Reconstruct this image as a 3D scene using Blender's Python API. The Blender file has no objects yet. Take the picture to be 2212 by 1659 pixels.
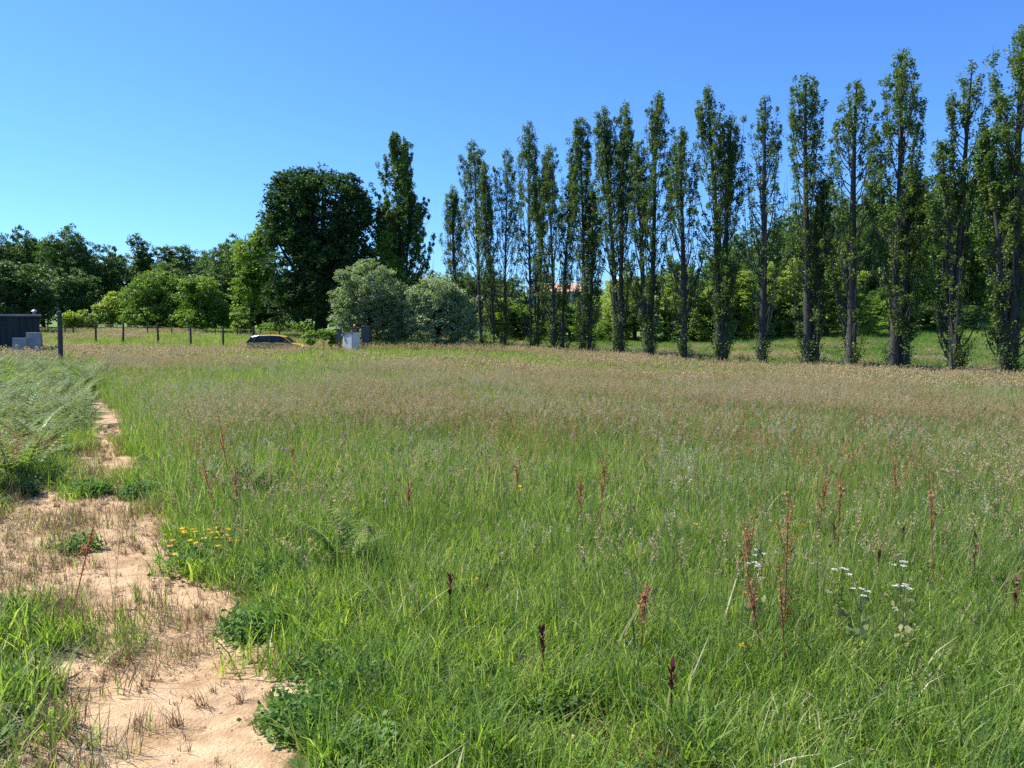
import bpy, math, random
import numpy as np
from mathutils import Vector, Matrix
R = math.radians
SC = bpy.context.scene
COL = SC.collection
rng = np.random.default_rng(7)
random.seed(7)

# ------------------------------------------------------------------ camera, world, sun, exposure
F = 1658.0; CX = 1106.0; CY = 829.5          # focal length and centre in photo units (2212 wide)
HOR = 690.0
TH = math.atan((CY - HOR) / F)
EYE = 1.65
cam = bpy.data.cameras.new("camera"); camo = bpy.data.objects.new("camera", cam); COL.objects.link(camo)
cam.sensor_width = 36.0; cam.lens = 36.0 * F / 2212.0
cam.clip_start = 0.05; cam.clip_end = 9000
camo.location = (0, 0, EYE); camo.rotation_euler = (math.pi / 2 - TH, 0, 0)
SC.camera = camo

SUN_AZ = R(-68); SUN_EL = R(52)
world = bpy.data.worlds.new("World"); SC.world = world; world.use_nodes = True
wn = world.node_tree.nodes; wl = world.node_tree.links
wn.clear()
sky = wn.new("ShaderNodeTexSky"); sky.sky_type = 'NISHITA'; sky.sun_disc = False
sky.sun_elevation = SUN_EL; sky.sun_rotation = SUN_AZ
sky.air_density = 1.0; sky.dust_density = 0.3; sky.ozone_density = 2.0; sky.altitude = 0
hs = wn.new('ShaderNodeMix'); hs.data_type = 'RGBA'; hs.blend_type = 'MULTIPLY'; hs.inputs[0].default_value = 1.0; hs.inputs[7].default_value = (.36, .635, 1.08, 1)   # white balance of the camera
bg = wn.new("ShaderNodeBackground"); bg.inputs['Strength'].default_value = 0.11
wo = wn.new("ShaderNodeOutputWorld")
wl.new(sky.outputs[0], hs.inputs[6]); wl.new(hs.outputs[2], bg.inputs[0]); wl.new(bg.outputs[0], wo.inputs[0])
sd = bpy.data.lights.new("sun", 'SUN'); sd.energy = 4.8; sd.angle = R(0.55); sd.color = (1.0, 0.95, 0.87)
so = bpy.data.objects.new("sun", sd); COL.objects.link(so)
sdir = Vector((math.sin(SUN_AZ) * math.cos(SUN_EL), math.cos(SUN_AZ) * math.cos(SUN_EL), math.sin(SUN_EL)))
so.rotation_euler = sdir.to_track_quat('Z', 'Y').to_euler(); so.location = (-30, 30, 60)
SC.view_settings.view_transform = 'Standard'; SC.view_settings.look = 'None'
SC.view_settings.gamma = 1.0; SC.view_settings.exposure = 0.95
SC.cycles.max_bounces = 8; SC.cycles.diffuse_bounces = 5; SC.cycles.glossy_bounces = 2
SC.cycles.transmission_bounces = 4; SC.cycles.transparent_max_bounces = 6
SC.cycles.use_denoising = False
SC.cycles.caustics_reflective = False; SC.cycles.caustics_refractive = False
SC.cycles.sample_clamp_indirect = 6.0

# ------------------------------------------------------------------ projection helpers (photo units)
ct, st = math.cos(TH), math.sin(TH)
def ray(px, py):
    u = (px - CX) / F; v = (CY - py) / F
    return np.array([u, ct + v * st, -st + v * ct])
def at(px, py, Y):
    d = ray(px, py); return d * (Y / d[1]) + np.array([0, 0, EYE])
def proj(x, y, z):
    dz = z - EYE
    f = y * ct - dz * st; up = y * st + dz * ct
    return CX + F * x / f, CY - F * up / f

# ------------------------------------------------------------------ numpy noise
_perm = rng.permutation(512)
_val = rng.random(512)
def vnoise(x, y, s=1.0, seed=0):
    x = np.asarray(x, float) / s + seed * 17.3; y = np.asarray(y, float) / s + seed * 9.1
    xi = np.floor(x).astype(int); yi = np.floor(y).astype(int)
    fx = x - xi; fy = y - yi
    fx = fx * fx * (3 - 2 * fx); fy = fy * fy * (3 - 2 * fy)
    def h(a, b): return _val[(_perm[a % 512] + b) % 512]
    return (h(xi, yi) * (1 - fx) + h(xi + 1, yi) * fx) * (1 - fy) + (h(xi, yi + 1) * (1 - fx) + h(xi + 1, yi + 1) * fx) * fy
def fbm(x, y, s=1.0, seed=0, o=3):
    t = 0; a = 1; n = 0
    for k in range(o):
        t = t + a * vnoise(x, y, s / 2 ** k, seed + k); n += a; a *= .5
    return t / n

# ------------------------------------------------------------------ terrain: thin plate spline through anchors read off the photo
anch = [(0, 0, 0), (-4, 2, 0), (4, 2, 0), (-3, 8, 0.0), (4, 8, -.12), (-9, 12, .0), (-14, 22, .02), (-20, 32, 0), (-30, 20, 0), (30, 15, -.8),
        (0, 20, -.4), (0, -20, 0.1), (-30, -20, .2), (30, -20, 0)]
for px, py, Y in [(2182, 826, 38), (1931, 813, 41.8), (1743, 800, 45.2), (1556, 792, 49.2), (1400, 780, 53.1), (1259, 771, 57.5),
                  (1147, 763, 61.2), (1040, 756, 65), (600, 768, 53), (265, 745, 58), (760, 752, 57),
                  (60, 716, 92), (300, 716, 92), (500, 716, 90), (700, 731, 75), (900, 742, 70),
                  (1300, 752, 84), (1500, 745, 88), (1700, 738, 88), (1850, 730, 88), (2000, 724, 90), (2150, 716, 95), (2400, 712, 95),
                  (1310, 672, 190), (1200, 652, 225), (1450, 655, 200), (1050, 668, 220), (700, 690, 180), (200, 690, 180), (-300, 690, 180),
                  (1650, 640, 165), (1850, 590, 165), (2050, 545, 165), (2250, 510, 165), (2500, 480, 170),
                  (1200, 630, 290), (800, 665, 290), (1700, 600, 290), (200, 680, 290), (2400, 520, 290)]:
    p = at(px, py, Y); anch.append(tuple(p))
A = np.array(anch, float)
def _U(r2): return np.where(r2 > 1e-9, r2 * np.log(np.maximum(r2, 1e-9)), 0)
n_ = len(A); S_ = 50.0
P_ = A[:, :2] / S_
K_ = _U(((P_[:, None] - P_[None]) ** 2).sum(-1)) + np.eye(n_) * .012
Q_ = np.hstack([np.ones((n_, 1)), P_])
M_ = np.block([[K_, Q_], [Q_.T, np.zeros((3, 3))]])
W_ = np.linalg.solve(M_, np.concatenate([A[:, 2], np.zeros(3)]))
def ter(x, y):
    x = np.asarray(x, float); y = np.asarray(y, float)
    sh = x.shape
    xf = x.ravel(); yf = y.ravel()
    cx_ = np.clip(xf, -170, 200); cy_ = np.clip(yf, -40, 300)
    out = np.empty(len(xf))
    for i in range(0, len(xf), 20000):
        p = np.stack([cx_[i:i+20000], cy_[i:i+20000]], 1) / S_
        u = _U(((p[:, None] - P_[None]) ** 2).sum(-1))
        out[i:i+20000] = u @ W_[:n_] + W_[n_] + p @ W_[n_+1:]
    d = np.maximum(np.maximum(np.abs(xf - cx_), np.abs(yf - cy_)), 0)
    out = out * np.exp(-d / 500.0) - (d / 500.0) ** 1 * 4
    out = out + (fbm(xf, yf, 6, 3) - .5) * .12 * np.clip(yf / 20, 0, 1)
    return out.reshape(sh)
def tz(x, y): return float(ter(np.array([x]), np.array([y]))[0])
def hit(px, py, h=0.0):                       # where the ray through a photo point meets the ground raised by h
    d = ray(px, py); Y = 1.2
    ys = np.concatenate([np.arange(1.2, 30, .02), np.arange(30, 120, .2)])
    pts = d[None] * (ys / d[1])[:, None]; z = pts[:, 2] + EYE
    g = ter(pts[:, 0], pts[:, 1]) + h
    k = int(np.argmax(z < g)) if (z < g).any() else len(ys) - 1
    return pts[k, 0], pts[k, 1], float(g[k] - h)

# ------------------------------------------------------------------ mesh helpers
def quads(name, V, Fq, mats, attr=None, midx=None, parent=None, smooth=False, link=True, col=None):
    V = np.asarray(V, np.float32).reshape(-1, 3); Fq = np.asarray(Fq, np.int32).reshape(-1, 4)
    me = bpy.data.meshes.new(name)
    me.vertices.add(len(V)); me.vertices.foreach_set('co', V.ravel())
    me.loops.add(Fq.size); me.loops.foreach_set('vertex_index', Fq.ravel())
    me.polygons.add(len(Fq)); me.polygons.foreach_set('loop_start', np.arange(0, Fq.size, 4, dtype=np.int32))
    if midx is not None: me.polygons.foreach_set('material_index', np.asarray(midx, np.int32))
    if smooth: me.polygons.foreach_set('use_smooth', np.ones(len(Fq), bool))
    if attr is not None:
        a = me.attributes.new('rnd', 'FLOAT', 'FACE'); a.data.foreach_set('value', np.asarray(attr, np.float32))
    for m in (mats if isinstance(mats, (list, tuple)) else [mats]): me.materials.append(m)
    me.update(calc_edges=True); me.validate()
    o = bpy.data.objects.new(name, me)
    if link: (col or COL).objects.link(o)
    if parent: o.parent = parent
    return o
def pyd(name, V, Fa, mat, parent=None, smooth=False):
    me = bpy.data.meshes.new(name); me.from_pydata([tuple(v) for v in V], [], Fa); me.update()
    me.materials.append(mat)
    if smooth:
        for p in me.polygons: p.use_smooth = True
    o = bpy.data.objects.new(name, me); COL.objects.link(o)
    if parent: o.parent = parent
    return o
def tag(o, label=None, cat=None, group=None, kind=None):
    if label: o['label'] = label
    if cat: o['category'] = cat
    if group: o['group'] = group
    if kind: o['kind'] = kind
    return o
def thing(name, label, cat, loc, group=None, rz=0):
    o = bpy.data.objects.new(name, None); COL.objects.link(o); o.empty_display_size = .2
    o.location = loc; o.rotation_euler = (0, 0, rz); return tag(o, label, cat, group)
class MB:
    def __init__(s): s.V = []; s.F = []
    def add(s, V, Fa):
        b = len(s.V); s.V += [tuple(map(float, v)) for v in V]; s.F += [tuple(b + i for i in f) for f in Fa]
    def box(s, x0, y0, z0, x1, y1, z1, rot=None):
        V = [(x, y, z) for z in (z0, z1) for y in (y0, y1) for x in (x0, x1)]
        s.add(V, [(0, 2, 3, 1), (4, 5, 7, 6), (0, 1, 5, 4), (2, 6, 7, 3), (0, 4, 6, 2), (1, 3, 7, 5)])
    def tube(s, pts, rad, n=8, cap=True):
        V, Q = tubes([(pts, rad)], n); s.add(V, [tuple(q) for q in Q])
        if cap:
            b = len(s.V) - n; s.F.append(tuple(range(b, b + n)))
            b0 = len(s.V) - len(V); s.F.append(tuple(range(b0 + n - 1, b0 - 1, -1)))
    def sphere(s, c, r, seg=10, rings=6, sq=(1, 1, 1)):
        V = []; Fa = []
        for i in range(rings + 1):
            a = math.pi * i / rings
            for j in range(seg):
                b = 2 * math.pi * j / seg
                V.append((c[0] + r * sq[0] * math.sin(a) * math.cos(b), c[1] + r * sq[1] * math.sin(a) * math.sin(b), c[2] + r * sq[2] * math.cos(a)))
        for i in range(rings):
            for j in range(seg):
                Fa.append((i * seg + j, (i + 1) * seg + j, (i + 1) * seg + (j + 1) % seg, i * seg + (j + 1) % seg))
        s.add(V, Fa)
    def build(s, name, mat, parent=None, smooth=False, bevel=0):
        o = pyd(name, s.V, s.F, mat, parent, smooth)
        if bevel:
            m = o.modifiers.new('bevel', 'BEVEL'); m.width = bevel; m.segments = 2; m.limit_method = 'ANGLE'
        return o
def tubes(lst, n=5):
    V = []; Q = []; b = 0
    ang = np.arange(n) * 2 * np.pi / n
    for pts, rad in lst:
        pts = np.asarray(pts, float); rad = np.broadcast_to(np.asarray(rad, float), (len(pts),))
        T = np.gradient(pts, axis=0); T /= np.linalg.norm(T, axis=1)[:, None] + 1e-9
        ref = np.where(np.abs(T[:, 2:3]) > .9, np.array([[1., 0, 0]]), np.array([[0, 0, 1.]]))
        ref = np.broadcast_to(ref[len(ref) // 2], T.shape)
        a1 = np.cross(T, ref); a1 /= np.linalg.norm(a1, axis=1)[:, None] + 1e-9
        a2 = np.cross(T, a1)
        ring = pts[:, None] + rad[:, None, None] * (np.cos(ang)[None, :, None] * a1[:, None] + np.sin(ang)[None, :, None] * a2[:, None])
        V.append(ring.reshape(-1, 3)); m = len(pts)
        i = np.arange(m - 1)[:, None] * n; j = np.arange(n)[None]; j2 = (j + 1) % n
        q = np.stack([b + i + j, b + i + j2, b + i + n + j2, b + i + n + j], -1).reshape(-1, 4)
        Q.append(q); b += m * n
    return np.concatenate(V), np.concatenate(Q)
def merge(parts):                            # [(V, Q, rnd, mat_index)] -> one set of arrays
    Vs = []; Qs = []; Rs = []; Ms = []; b = 0
    for V, Q, r, m in parts:
        Vs.append(V); Qs.append(Q + b); b += len(V)
        Rs.append(np.broadcast_to(r, (len(Q),))); Ms.append(np.full(len(Q), m))
    return np.concatenate(Vs), np.concatenate(Qs), np.concatenate(Rs), np.concatenate(Ms)
def leaves(C, s, up=0.5, g=None):            # one small leaf-shaped quad at every centre
    g = g or rng
    n = len(C)
    N = g.normal(size=(n, 3)); N[:, 2] = np.abs(N[:, 2]) + up; N /= np.linalg.norm(N, axis=1)[:, None]
    T = np.cross(N, g.normal(size=(n, 3))); T /= np.linalg.norm(T, axis=1)[:, None] + 1e-9
    B = np.cross(N, T)
    s = np.broadcast_to(np.asarray(s, float), (n,)) * g.uniform(.65, 1.35, n); s = s[:, None]
    V = np.stack([C - T * s * .55, C + B * s * .36 + N * s * .06, C + T * s * .55, C - B * s * .36 + N * s * .06], 1).reshape(-1, 3)
    Q = np.arange(4 * n).reshape(-1, 4)
    return V, Q, g.random(n)
def strips(base, az, h, w, lean, curve, prof=(1, .9, .62, .12), twist=None, g=None):
    g = g or rng
    n = len(az); L = len(prof); t = np.linspace(0, 1, L)
    d = np.stack([np.cos(az), np.sin(az), np.zeros(n)], 1)
    tw = az + np.pi / 2 + (g.uniform(-.9, .9, n) if twist is None else twist)
    wd = np.stack([np.cos(tw), np.sin(tw), np.zeros(n)], 1)
    off = lean[:, None] * t + curve[:, None] * t ** 2
    zz = t[None] * (1 - .25 * np.abs(lean[:, None])) - .42 * np.abs(curve[:, None]) * t[None] ** 3
    P = base[:, None] + d[:, None] * (off * h[:, None])[..., None]
    P[..., 2] += zz * h[:, None]
    W = wd[:, None] * (w[:, None] * np.array(prof)[None] * .5)[..., None]
    V = np.stack([P - W, P + W], 2).reshape(-1, 3)
    i = np.arange(n)[:, None] * (2 * L) + np.arange(L - 1)[None] * 2
    Q = np.stack([i, i + 1, i + 3, i + 2], -1).reshape(-1, 4)
    return V, Q, np.repeat(g.random(n), L - 1), P[:, -1]

# ------------------------------------------------------------------ materials
def nodes(m): m.use_nodes = True; return m.node_tree.nodes, m.node_tree.links
def leafmat(name, ramp, trans=.4, rough=.55, spec=.3, tint=(1.25, 1.35, .55), world_var=.0, ws=3.0, obj_var=0.12, inst=True):
    m = bpy.data.materials.new(name); N, L = nodes(m); N.clear()
    at_ = N.new('ShaderNodeAttribute'); at_.attribute_name = 'rnd'
    oi = N.new('ShaderNodeObjectInfo')
    geo = N.new('ShaderNodeNewGeometry')
    nz = N.new('ShaderNodeTexNoise'); nz.inputs['Scale'].default_value = 1.0 / ws; nz.inputs['Detail'].default_value = 3
    L.new(geo.outputs['Position'], nz.inputs['Vector'])
    # f = rnd*(.6) + obj*(..) + noise
    a = N.new('ShaderNodeMath'); a.operation = 'MULTIPLY_ADD'; a.inputs[1].default_value = .7; a.inputs[2].default_value = .15
    L.new(at_.outputs['Fac'], a.inputs[0])
    b = N.new('ShaderNodeMath'); b.operation = 'MULTIPLY_ADD'; b.inputs[1].default_value = obj_var * 2
    L.new(oi.outputs['Random'], b.inputs[0]); L.new(a.outputs[0], b.inputs[2])
    c = N.new('ShaderNodeMath'); c.operation = 'MULTIPLY_ADD'; c.inputs[1].default_value = world_var * 4
    L.new(nz.outputs['Fac'], c.inputs[0]); L.new(b.outputs[0], c.inputs[2])
    d = N.new('ShaderNodeMath'); d.operation = 'ADD'; d.inputs[1].default_value = -obj_var - world_var * 2
    L.new(c.outputs[0], d.inputs[0])
    cr = N.new('ShaderNodeValToRGB'); L.new(d.outputs[0], cr.inputs[0])
    E = cr.color_ramp.elements
    while len(E) > 1: E.remove(E[-1])
    E[0].position = ramp[0][0]; E[0].color = (*ramp[0][1], 1)
    for p, cc in ramp[1:]:
        e = E.new(p); e.color = (*cc, 1)
    pb = N.new('ShaderNodeBsdfPrincipled'); pb.inputs['Roughness'].default_value = rough
    pb.inputs['Specular IOR Level'].default_value = spec
    L.new(cr.outputs[0], pb.inputs['Base Color'])
    tr = N.new('ShaderNodeBsdfTranslucent')
    mu = N.new('ShaderNodeMix'); mu.data_type = 'RGBA'; mu.blend_type = 'MULTIPLY'; mu.inputs[0].default_value = 1
    L.new(cr.outputs[0], mu.inputs[6]); mu.inputs[7].default_value = (*tint, 1)
    L.new(mu.outputs[2], tr.inputs[0])
    mx = N.new('ShaderNodeMixShader'); mx.inputs[0].default_value = trans
    L.new(pb.outputs[0], mx.inputs[1]); L.new(tr.outputs[0], mx.inputs[2])
    o = N.new('ShaderNodeOutputMaterial'); L.new(mx.outputs[0], o.inputs[0])
    return m
def solid(name, col, rough=.7, spec=.3, metal=0, var=.25, scale=8, bump=0, bscale=30, stretch=(1, 1, 1), emit=None):
    m = bpy.data.materials.new(name); N, L = nodes(m); pb = N['Principled BSDF']
    tc = N.new('ShaderNodeTexCoord'); mp = N.new('ShaderNodeMapping'); mp.inputs['Scale'].default_value = stretch
    L.new(tc.outputs['Object'], mp.inputs['Vector'])
    nz = N.new('ShaderNodeTexNoise'); nz.inputs['Scale'].default_value = scale; nz.inputs['Detail'].default_value = 6
    L.new(mp.outputs[0], nz.inputs['Vector'])
    cr = N.new('ShaderNodeValToRGB'); L.new(nz.outputs['Fac'], cr.inputs[0])
    cr.color_ramp.elements[0].position = .3; cr.color_ramp.elements[1].position = .72
    cr.color_ramp.elements[0].color = (*[c * (1 - var) for c in col], 1); cr.color_ramp.elements[1].color = (*[min(1, c * (1 + var)) for c in col], 1)
    L.new(cr.outputs[0], pb.inputs['Base Color'])
    pb.inputs['Roughness'].default_value = rough; pb.inputs['Specular IOR Level'].default_value = spec; pb.inputs['Metallic'].default_value = metal
    if bump:
        n2 = N.new('ShaderNodeTexNoise'); n2.inputs['Scale'].default_value = bscale; n2.inputs['Detail'].default_value = 5
        L.new(mp.outputs[0], n2.inputs['Vector'])
        bp = N.new('ShaderNodeBump'); bp.inputs['Strength'].default_value = bump; bp.inputs['Distance'].default_value = .03
        L.new(n2.outputs['Fac'], bp.inputs['Height']); L.new(bp.outputs[0], pb.inputs['Normal'])
    if emit:
        pb.inputs['Emission Color'].default_value = (*emit, 1); pb.inputs['Emission Strength'].default_value = .6
    return m
G = dict(trans=.55)
M = {}
M['turf'] = leafmat('turf_blades', [(0, (0.073, 0.134, 0.032)), (.35, (0.137, 0.231, 0.045)), (.62, (0.242, 0.352, 0.065)), (.82, (0.386, 0.450, 0.102)), (1, (0.644, 0.478, 0.327))], world_var=.10, ws=.7, **G)
M['tall'] = leafmat('tall_grass', [(0, (0.082, 0.148, 0.064)), (.4, (0.154, 0.237, 0.075)), (.7, (0.274, 0.348, 0.103)), (.9, (0.437, 0.429, 0.185)), (1, (0.693, 0.489, 0.393))], world_var=.10, ws=1.3, **G)
M['far'] = leafmat('far_grass', [(0, (0.106, 0.182, 0.043)), (.4, (0.185, 0.270, 0.065)), (.7, (0.285, 0.351, 0.106)), (.9, (0.399, 0.405, 0.171)), (1, (0.541, 0.459, 0.271))], world_var=.14, ws=5, **G)
M['lush'] = leafmat('lush_grass', [(0, (0.051, 0.107, 0.023)), (.5, (0.101, 0.184, 0.034)), (1, (0.172, 0.249, 0.057))], world_var=.1, ws=6, **G)
M['stem'] = leafmat('grass_stem', [(0, (0.090, 0.136, 0.048)), (.5, (0.180, 0.208, 0.080)), (1, (0.360, 0.304, 0.144))], trans=.25, inst=False)
M['tan'] = leafmat('tan_seed_heads', [(0, (0.278, 0.239, 0.103)), (.4, (0.426, 0.343, 0.175)), (.75, (0.576, 0.437, 0.266)), (1, (0.725, 0.603, 0.430))], trans=.4, tint=(1.1, 1, .85), world_var=.12, ws=3)
M['pale'] = leafmat('pale_seed_heads', [(0, (0.306, 0.281, 0.187)), (.5, (0.442, 0.425, 0.306)), (1, (0.595, 0.578, 0.468))], trans=.35, tint=(1.05, 1.05, .85))
M['sorrel'] = leafmat('sorrel_seeds', [(0, (0.202, 0.063, 0.039)), (.5, (0.392, 0.161, 0.083)), (1, (0.570, 0.322, 0.176))], trans=.4, tint=(1.3, .9, .7))
M['dark'] = leafmat('dark_spikes', [(0, (.06, .05, .035)), (.6, (.12, .10, .06)), (1, (.22, .18, .11))], trans=.15)
M['weed'] = leafmat('broad_leaf', [(0, (0.060, 0.128, 0.030)), (.5, (0.102, 0.210, 0.045)), (1, (0.187, 0.315, 0.068))], rough=.6, spec=.25, trans=.42)
M['dry'] = leafmat('dry_stubble', [(0, (.10, .065, .042)), (.5, (.25, .17, .09)), (1, (.45, .34, .20))], trans=.25, tint=(1.1, 1, .8))
M['fern'] = leafmat('bracken_frond', [(0, (0.110, 0.188, 0.035)), (.5, (0.207, 0.301, 0.050)), (1, (0.373, 0.439, 0.119))], rough=.5, spec=.4, trans=.45)
M['white'] = leafmat('white_petals', [(0, (.5, .5, .45)), (1, (.72, .72, .68))], trans=.3, tint=(1, 1, 1))
M['yellow'] = leafmat('yellow_petals', [(0, (.70, .42, .01)), (1, (.85, .58, .02))], trans=.35, tint=(1.1, 1, .6))
M['purple'] = leafmat('purple_petals', [(0, (.22, .08, .30)), (1, (.36, .18, .42))], trans=.35, tint=(1, 1, 1))
M['wine'] = leafmat('wine_red_petals', [(0, (.075, .018, .022)), (.6, (.16, .04, .045)), (1, (.28, .10, .10))], trans=.3, tint=(1.4, .7, .7))
M['poplar'] = leafmat('poplar_leaves', [(0, (0.049, 0.094, 0.022)), (.5, (0.098, 0.163, 0.034)), (1, (0.210, 0.286, 0.060))], rough=.55, spec=.25, trans=.32, obj_var=.06)
M['oak'] = leafmat('oak_leaves', [(0, (0.030, 0.066, 0.022)), (.5, (0.054, 0.107, 0.031)), (1, (0.105, 0.180, 0.047))], rough=.7, spec=.12, trans=.25, world_var=.05, ws=2)
M['wood'] = leafmat('wood_leaves', [(0, (0.047, 0.094, 0.023)), (.5, (0.088, 0.157, 0.034)), (1, (0.160, 0.251, 0.052))], trans=.25, obj_var=.22)
M['fresh'] = leafmat('fresh_leaves', [(0, (0.090, 0.166, 0.024)), (.5, (0.166, 0.271, 0.035)), (1, (0.276, 0.397, 0.061))], trans=.38, obj_var=.16)
M['young'] = leafmat('young_leaves', [(0, (0.121, 0.196, 0.040)), (.5, (0.233, 0.317, 0.059)), (1, (0.431, 0.472, 0.132))], trans=.46, obj_var=.18)
M['willow'] = leafmat('willow_leaves', [(0, (0.132, 0.192, 0.086)), (.5, (0.238, 0.310, 0.159)), (1, (0.450, 0.529, 0.345))], rough=.6, spec=.25, trans=.3)
M['mid'] = leafmat('mid_green_leaves', [(0, (.06, .115, .025)), (.5, (.11, .185, .035)), (1, (.19, .28, .06))], trans=.32)
M['straw'] = leafmat('dry_straw', [(0, (.34, .29, .17)), (.5, (.50, .45, .30)), (1, (.66, .62, .48))], trans=.3, tint=(1, 1, .8))
M['bark'] = solid('poplar_bark', (.072, .066, .058), .9, .15, var=.45, scale=4, bump=.6, bscale=14, stretch=(3, 3, .6))
M['darkbark'] = solid('dark_bark', (.045, .038, .03), .9, .15, var=.4, scale=4, bump=.5, bscale=12, stretch=(3, 3, .6))

def groundmat(name):
    m = bpy.data.materials.new(name); N, L = nodes(m); pb = N['Principled BSDF']
    a = N.new('ShaderNodeAttribute'); a.attribute_name = 'sand'
    geo = N.new('ShaderNodeNewGeometry')
    def noise(s, d=6, r=.6):
        n = N.new('ShaderNodeTexNoise'); n.inputs['Scale'].default_value = s; n.inputs['Detail'].default_value = d
        n.inputs['Roughness'].default_value = r; L.new(geo.outputs['Position'], n.inputs['Vector']); return n
    n1 = noise(1.7); n2 = noise(9); n3 = noise(60, 4); n4 = noise(260, 2)
    cs = N.new('ShaderNodeValToRGB'); L.new(n2.outputs['Fac'], cs.inputs[0])
    cs.color_ramp.elements[0].position = .28; cs.color_ramp.elements[0].color = (.41, .275, .155, 1)
    cs.color_ramp.elements[1].position = .68; cs.color_ramp.elements[1].color = (.62, .445, .265, 1)
    cf = N.new('ShaderNodeValToRGB'); L.new(n4.outputs['Fac'], cf.inputs[0])
    cf.color_ramp.elements[0].position = .32; cf.color_ramp.elements[0].color = (.62, .58, .55, 1)
    cf.color_ramp.elements[1].position = .6; cf.color_ramp.elements[1].color = (1.08, 1.06, 1.04, 1)
    mm = N.new('ShaderNodeMix'); mm.data_type = 'RGBA'; mm.blend_type = 'MULTIPLY'; mm.inputs[0].default_value = .8
    L.new(cs.outputs[0], mm.inputs[6]); L.new(cf.outputs[0], mm.inputs[7])
    cg = N.new('ShaderNodeValToRGB'); L.new(n1.outputs['Fac'], cg.inputs[0])
    cg.color_ramp.elements[0].position = .3; cg.color_ramp.elements[0].color = (.075, .075, .035, 1)
    cg.color_ramp.elements[1].position = .7; cg.color_ramp.elements[1].color = (.14, .125, .07, 1)
    sx = N.new('ShaderNodeSeparateXYZ'); L.new(geo.outputs['Position'], sx.inputs[0])
    fr = N.new('ShaderNodeMapRange'); fr.inputs[1].default_value = 60; fr.inputs[2].default_value = 100; L.new(sx.outputs['Y'], fr.inputs[0])
    fg = N.new('ShaderNodeMix'); fg.data_type = 'RGBA'; L.new(fr.outputs[0], fg.inputs[0]); L.new(cg.outputs[0], fg.inputs[6]); fg.inputs[7].default_value = (.115, .19, .045, 1)
    mx = N.new('ShaderNodeMix'); mx.data_type = 'RGBA'
    ad = N.new('ShaderNodeMath'); ad.operation = 'MULTIPLY_ADD'; ad.inputs[1].default_value = .8; ad.inputs[2].default_value = -.4
    L.new(n2.outputs['Fac'], ad.inputs[0])
    ad2 = N.new('ShaderNodeMath'); ad2.operation = 'ADD'; ad2.use_clamp = True; L.new(a.outputs['Fac'], ad2.inputs[0]); L.new(ad.outputs[0], ad2.inputs[1])
    rr = N.new('ShaderNodeMapRange'); rr.inputs[1].default_value = .3; rr.inputs[2].default_value = .62; L.new(ad2.outputs[0], rr.inputs[0])
    L.new(rr.outputs[0], mx.inputs[0]); L.new(fg.outputs[2], mx.inputs[6]); 
    tn = noise(2.6, 5, .7); tcr = N.new('ShaderNodeValToRGB'); L.new(tn.outputs['Fac'], tcr.inputs[0])
    tcr.color_ramp.elements[0].position = .38; tcr.color_ramp.elements[0].color = (.70, .66, .60, 1); tcr.color_ramp.elements[1].position = .56; tcr.color_ramp.elements[1].color = (1.04, 1.03, 1.02, 1)
    m3 = N.new('ShaderNodeMix'); m3.data_type = 'RGBA'; m3.blend_type = 'MULTIPLY'; m3.inputs[0].default_value = 1; L.new(mm.outputs[2], m3.inputs[6]); L.new(tcr.outputs[0], m3.inputs[7]); L.new(m3.outputs[2], mx.inputs[7])
    L.new(mx.outputs[2], pb.inputs['Base Color']); pb.inputs['Roughness'].default_value = .95; pb.inputs['Specular IOR Level'].default_value = .15
    b1 = N.new('ShaderNodeBump'); b1.inputs['Distance'].default_value = .03; b1.inputs['Strength'].default_value = .35; L.new(n2.outputs['Fac'], b1.inputs['Height'])
    b2 = N.new('ShaderNodeBump'); b2.inputs['Distance'].default_value = .02; b2.inputs['Strength'].default_value = .7; L.new(n3.outputs['Fac'], b2.inputs['Height']); L.new(b1.outputs[0], b2.inputs['Normal'])
    L.new(b2.outputs[0], pb.inputs['Normal'])
    return m
M['ground'] = groundmat('soil_and_sand')

# ------------------------------------------------------------------ sand mask (outline of the bare track read off the photo, kept on the ground)
SANDP = [[(660, 1800), (652, 1659), (648, 1500), (585, 1400), (520, 1330), (470, 1260), (385, 1205), (362, 1150), (372, 1100), (350, 1040), (300, 985), (262, 935), (250, 885), (212, 850),
          (196, 853), (218, 905), (205, 960), (150, 985), (110, 1050), (20, 1105), (-60, 1150), (-60, 1295), (60, 1300), (105, 1335), (140, 1420), (110, 1500), (150, 1600), (130, 1800)],
         [(1120, 1800), (1090, 1640), (1150, 1560), (1260, 1545), (1370, 1600), (1470, 1640), (1520, 1800)],
         [(0, 1700), (-20, 1620), (60, 1600), (80, 1700)], [(990, 1420), (1075, 1430), (1110, 1475), (1040, 1480)], [(0, 1085), (60, 1060), (95, 1075), (40, 1110)],
         [(600, 960 + 30), (350, 1010), (390, 1000), (400, 1040)]]
def inpoly(px, py, P):
    c = np.zeros(px.shape, bool); n = len(P)
    for i in range(n):
        x1, y1 = P[i]; x2, y2 = P[(i + 1) % n]
        if y1 == y2: continue
        c ^= ((y1 > py) != (y2 > py)) & (px < (x2 - x1) * (py - y1) / (y2 - y1) + x1)
    return c
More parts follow.
